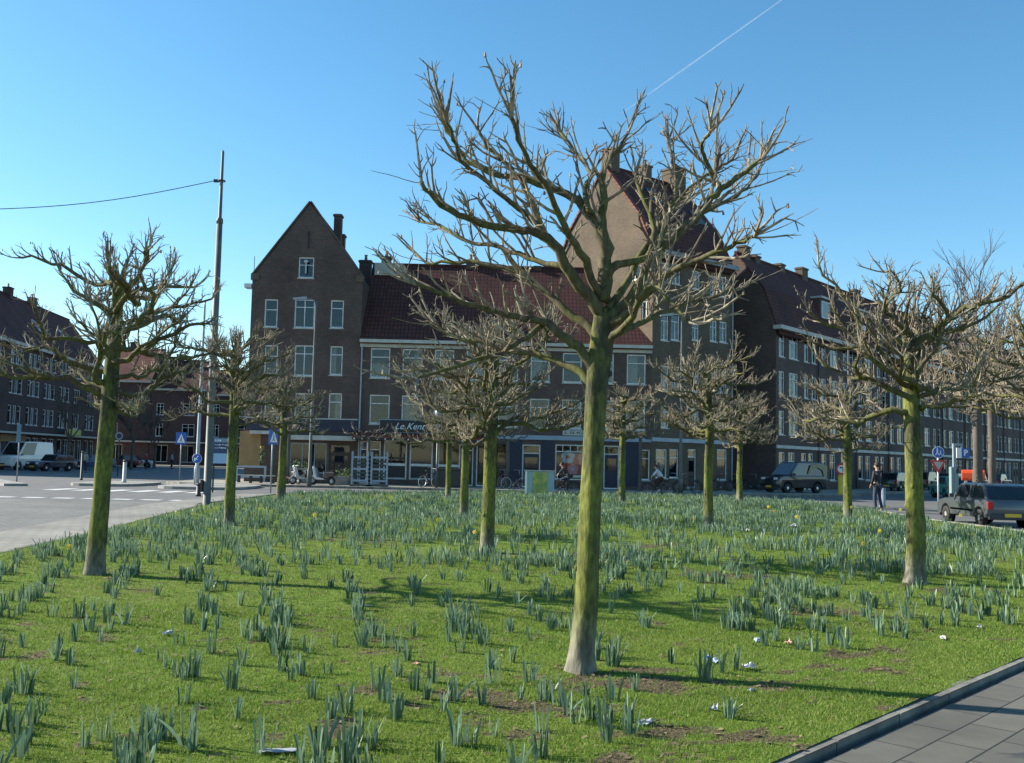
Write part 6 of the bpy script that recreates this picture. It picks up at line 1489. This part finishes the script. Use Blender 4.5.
STAND = dict(pelvis=(0, 0, .96), chest=(.01, 0, 1.30), neck=(.0, 0, 1.50), head=(.02, 0, 1.64), shl=(0, .19, 1.43), shr=(0, -.19, 1.43), ell=(.02, .25, 1.15), elr=(.02, -.25, 1.15), hal=(.14, .17, .97), har=(.14, -.17, .97),
             hpl=(0, .09, .90), hpr=(0, -.09, .90), knl=(.05, .10, .50), knr=(-.02, -.10, .50), anl=(.0, .11, .09), anr=(-.12, -.10, .10), tol=(.15, .13, .03), tor=(.03, -.12, .03))
q = G(877.5, 512, 0)
person('person in dark jacket and blue jeans standing on the right road', (q.x, q.y, 0), math.radians(130), STAND, mat('dark_jacket', (.022, .02, .028), .8), DENIM, scale=1.13)
RIDE = dict(pelvis=(-.24, 0, .98), chest=(-.05, 0, 1.28), neck=(.05, 0, 1.44), head=(.11, 0, 1.57), shl=(.0, .18, 1.38), shr=(.0, -.18, 1.38), ell=(.18, .24, 1.18), elr=(.18, -.24, 1.18), hal=(.26, .26, 1.10), har=(.26, -.26, 1.10),
            hpl=(-.2, .09, .93), hpr=(-.2, -.09, .93), knl=(.16, .10, .78), knr=(.10, -.10, .60), anl=(-.02, .12, .42), anr=(-.12, -.12, .17), tol=(.12, .13, .38), tor=(.02, -.13, .12))
p_ = PG(563.5, 53.3, 0)
bicycle('bicycle ridden past the flower shop window', p_, math.radians(172), group=None)
person('person in a dark jacket and jeans riding a bicycle past the flower shop', p_, math.radians(172), RIDE, mat('black_jacket', (.025, .024, .03), .8), DENIM)
p_ = PG(657.5, 55.0, .0)
bicycle('bicycle under the rider in the pale top', p_, math.radians(168), group=None, carrier='plastic_dk')
person('person in pale top and long dark skirt cycling left of the pale street lamp', p_, math.radians(168), RIDE, mat('pale_top', (.48, .55, .62), .8), mat('dark_trousers', (.03, .02, .022), .85), hair=mat('red_brown_hair', (.09, .03, .02), .7), skirt=mat('dark_skirt', (.035, .02, .022), .85))
RED = mat('red_coat', (.50, .03, .03), .8)
q = PG(145.5, 104, .0); person('distant person in a red coat walking near the far left houses', q, math.radians(200), STAND, RED, mat('dark_cloth', (.02, .02, .025), .8), scale=1.0)
q = PG(83.5, 80, .0); person('distant person in a pale top by the left shops', q, math.radians(-60), STAND, mat('beige_top', (.40, .38, .34), .8), mat('dark_cloth', (.02, .02, .025), .8), scale=1.0)
q = PG(56.5, 92, .12); person('distant person in dark clothes behind the dark blue hatchback', q, math.radians(-60), STAND, mat('grey_top', (.10, .10, .12), .8), DENIM, scale=1.0)
q = PG(171, 110, .0); person('distant person in light blue walking in front of the far row', q, math.radians(20), STAND, mat('light_blue_top', (.35, .45, .55), .8), mat('dark_cloth', (.02, .02, .025), .8), scale=1.0)

# ---- vapour trail high in the sky
m, t, b = newmat('vapour'); t.nodes.remove(b)
df = N(t, 'ShaderNodeBsdfDiffuse'); df.inputs[0].default_value = (.9, .9, .9, 1); ts = N(t, 'ShaderNodeBsdfTransparent'); mx = N(t, 'ShaderNodeMixShader')
tc = N(t, 'ShaderNodeTexCoord'); nz = N(t, 'ShaderNodeTexNoise'); nz.inputs['Scale'].default_value = .004; nz.inputs['Detail'].default_value = 5; t.links.new(tc.outputs['Object'], nz.inputs[0])
lw = N(t, 'ShaderNodeLayerWeight'); lw.inputs['Blend'].default_value = .5; mr = N(t, 'ShaderNodeMapRange'); mr.inputs[1].default_value = 0; mr.inputs[2].default_value = 1; mr.inputs[3].default_value = .38; mr.inputs[4].default_value = 0
t.links.new(lw.outputs['Facing'], mr.inputs[0]); ml = N(t, 'ShaderNodeMath', operation='MULTIPLY'); t.links.new(mr.outputs[0], ml.inputs[0]); t.links.new(rng(nz.outputs['Fac'], .3, .6, .45, 1.) if False else nz.outputs['Fac'], ml.inputs[1])
t.links.new(ml.outputs[0], mx.inputs[0]); t.links.new(ts.outputs[0], mx.inputs[1]); t.links.new(df.outputs[0], mx.inputs[2]); t.links.new(mx.outputs[0], t.nodes['Material Output'].inputs[0])
c0 = P(622, 113, 6500); c1 = P(790, -6, 5200)
o = MB().tube([c0.lerp(c1, k / 10) for k in range(11)], [2, 3, 4, 5, 5, 5, 4, 4, 4, 3, 3], 10, False).build('vapour_trail', m, None, True); tag(o, kind='structure')
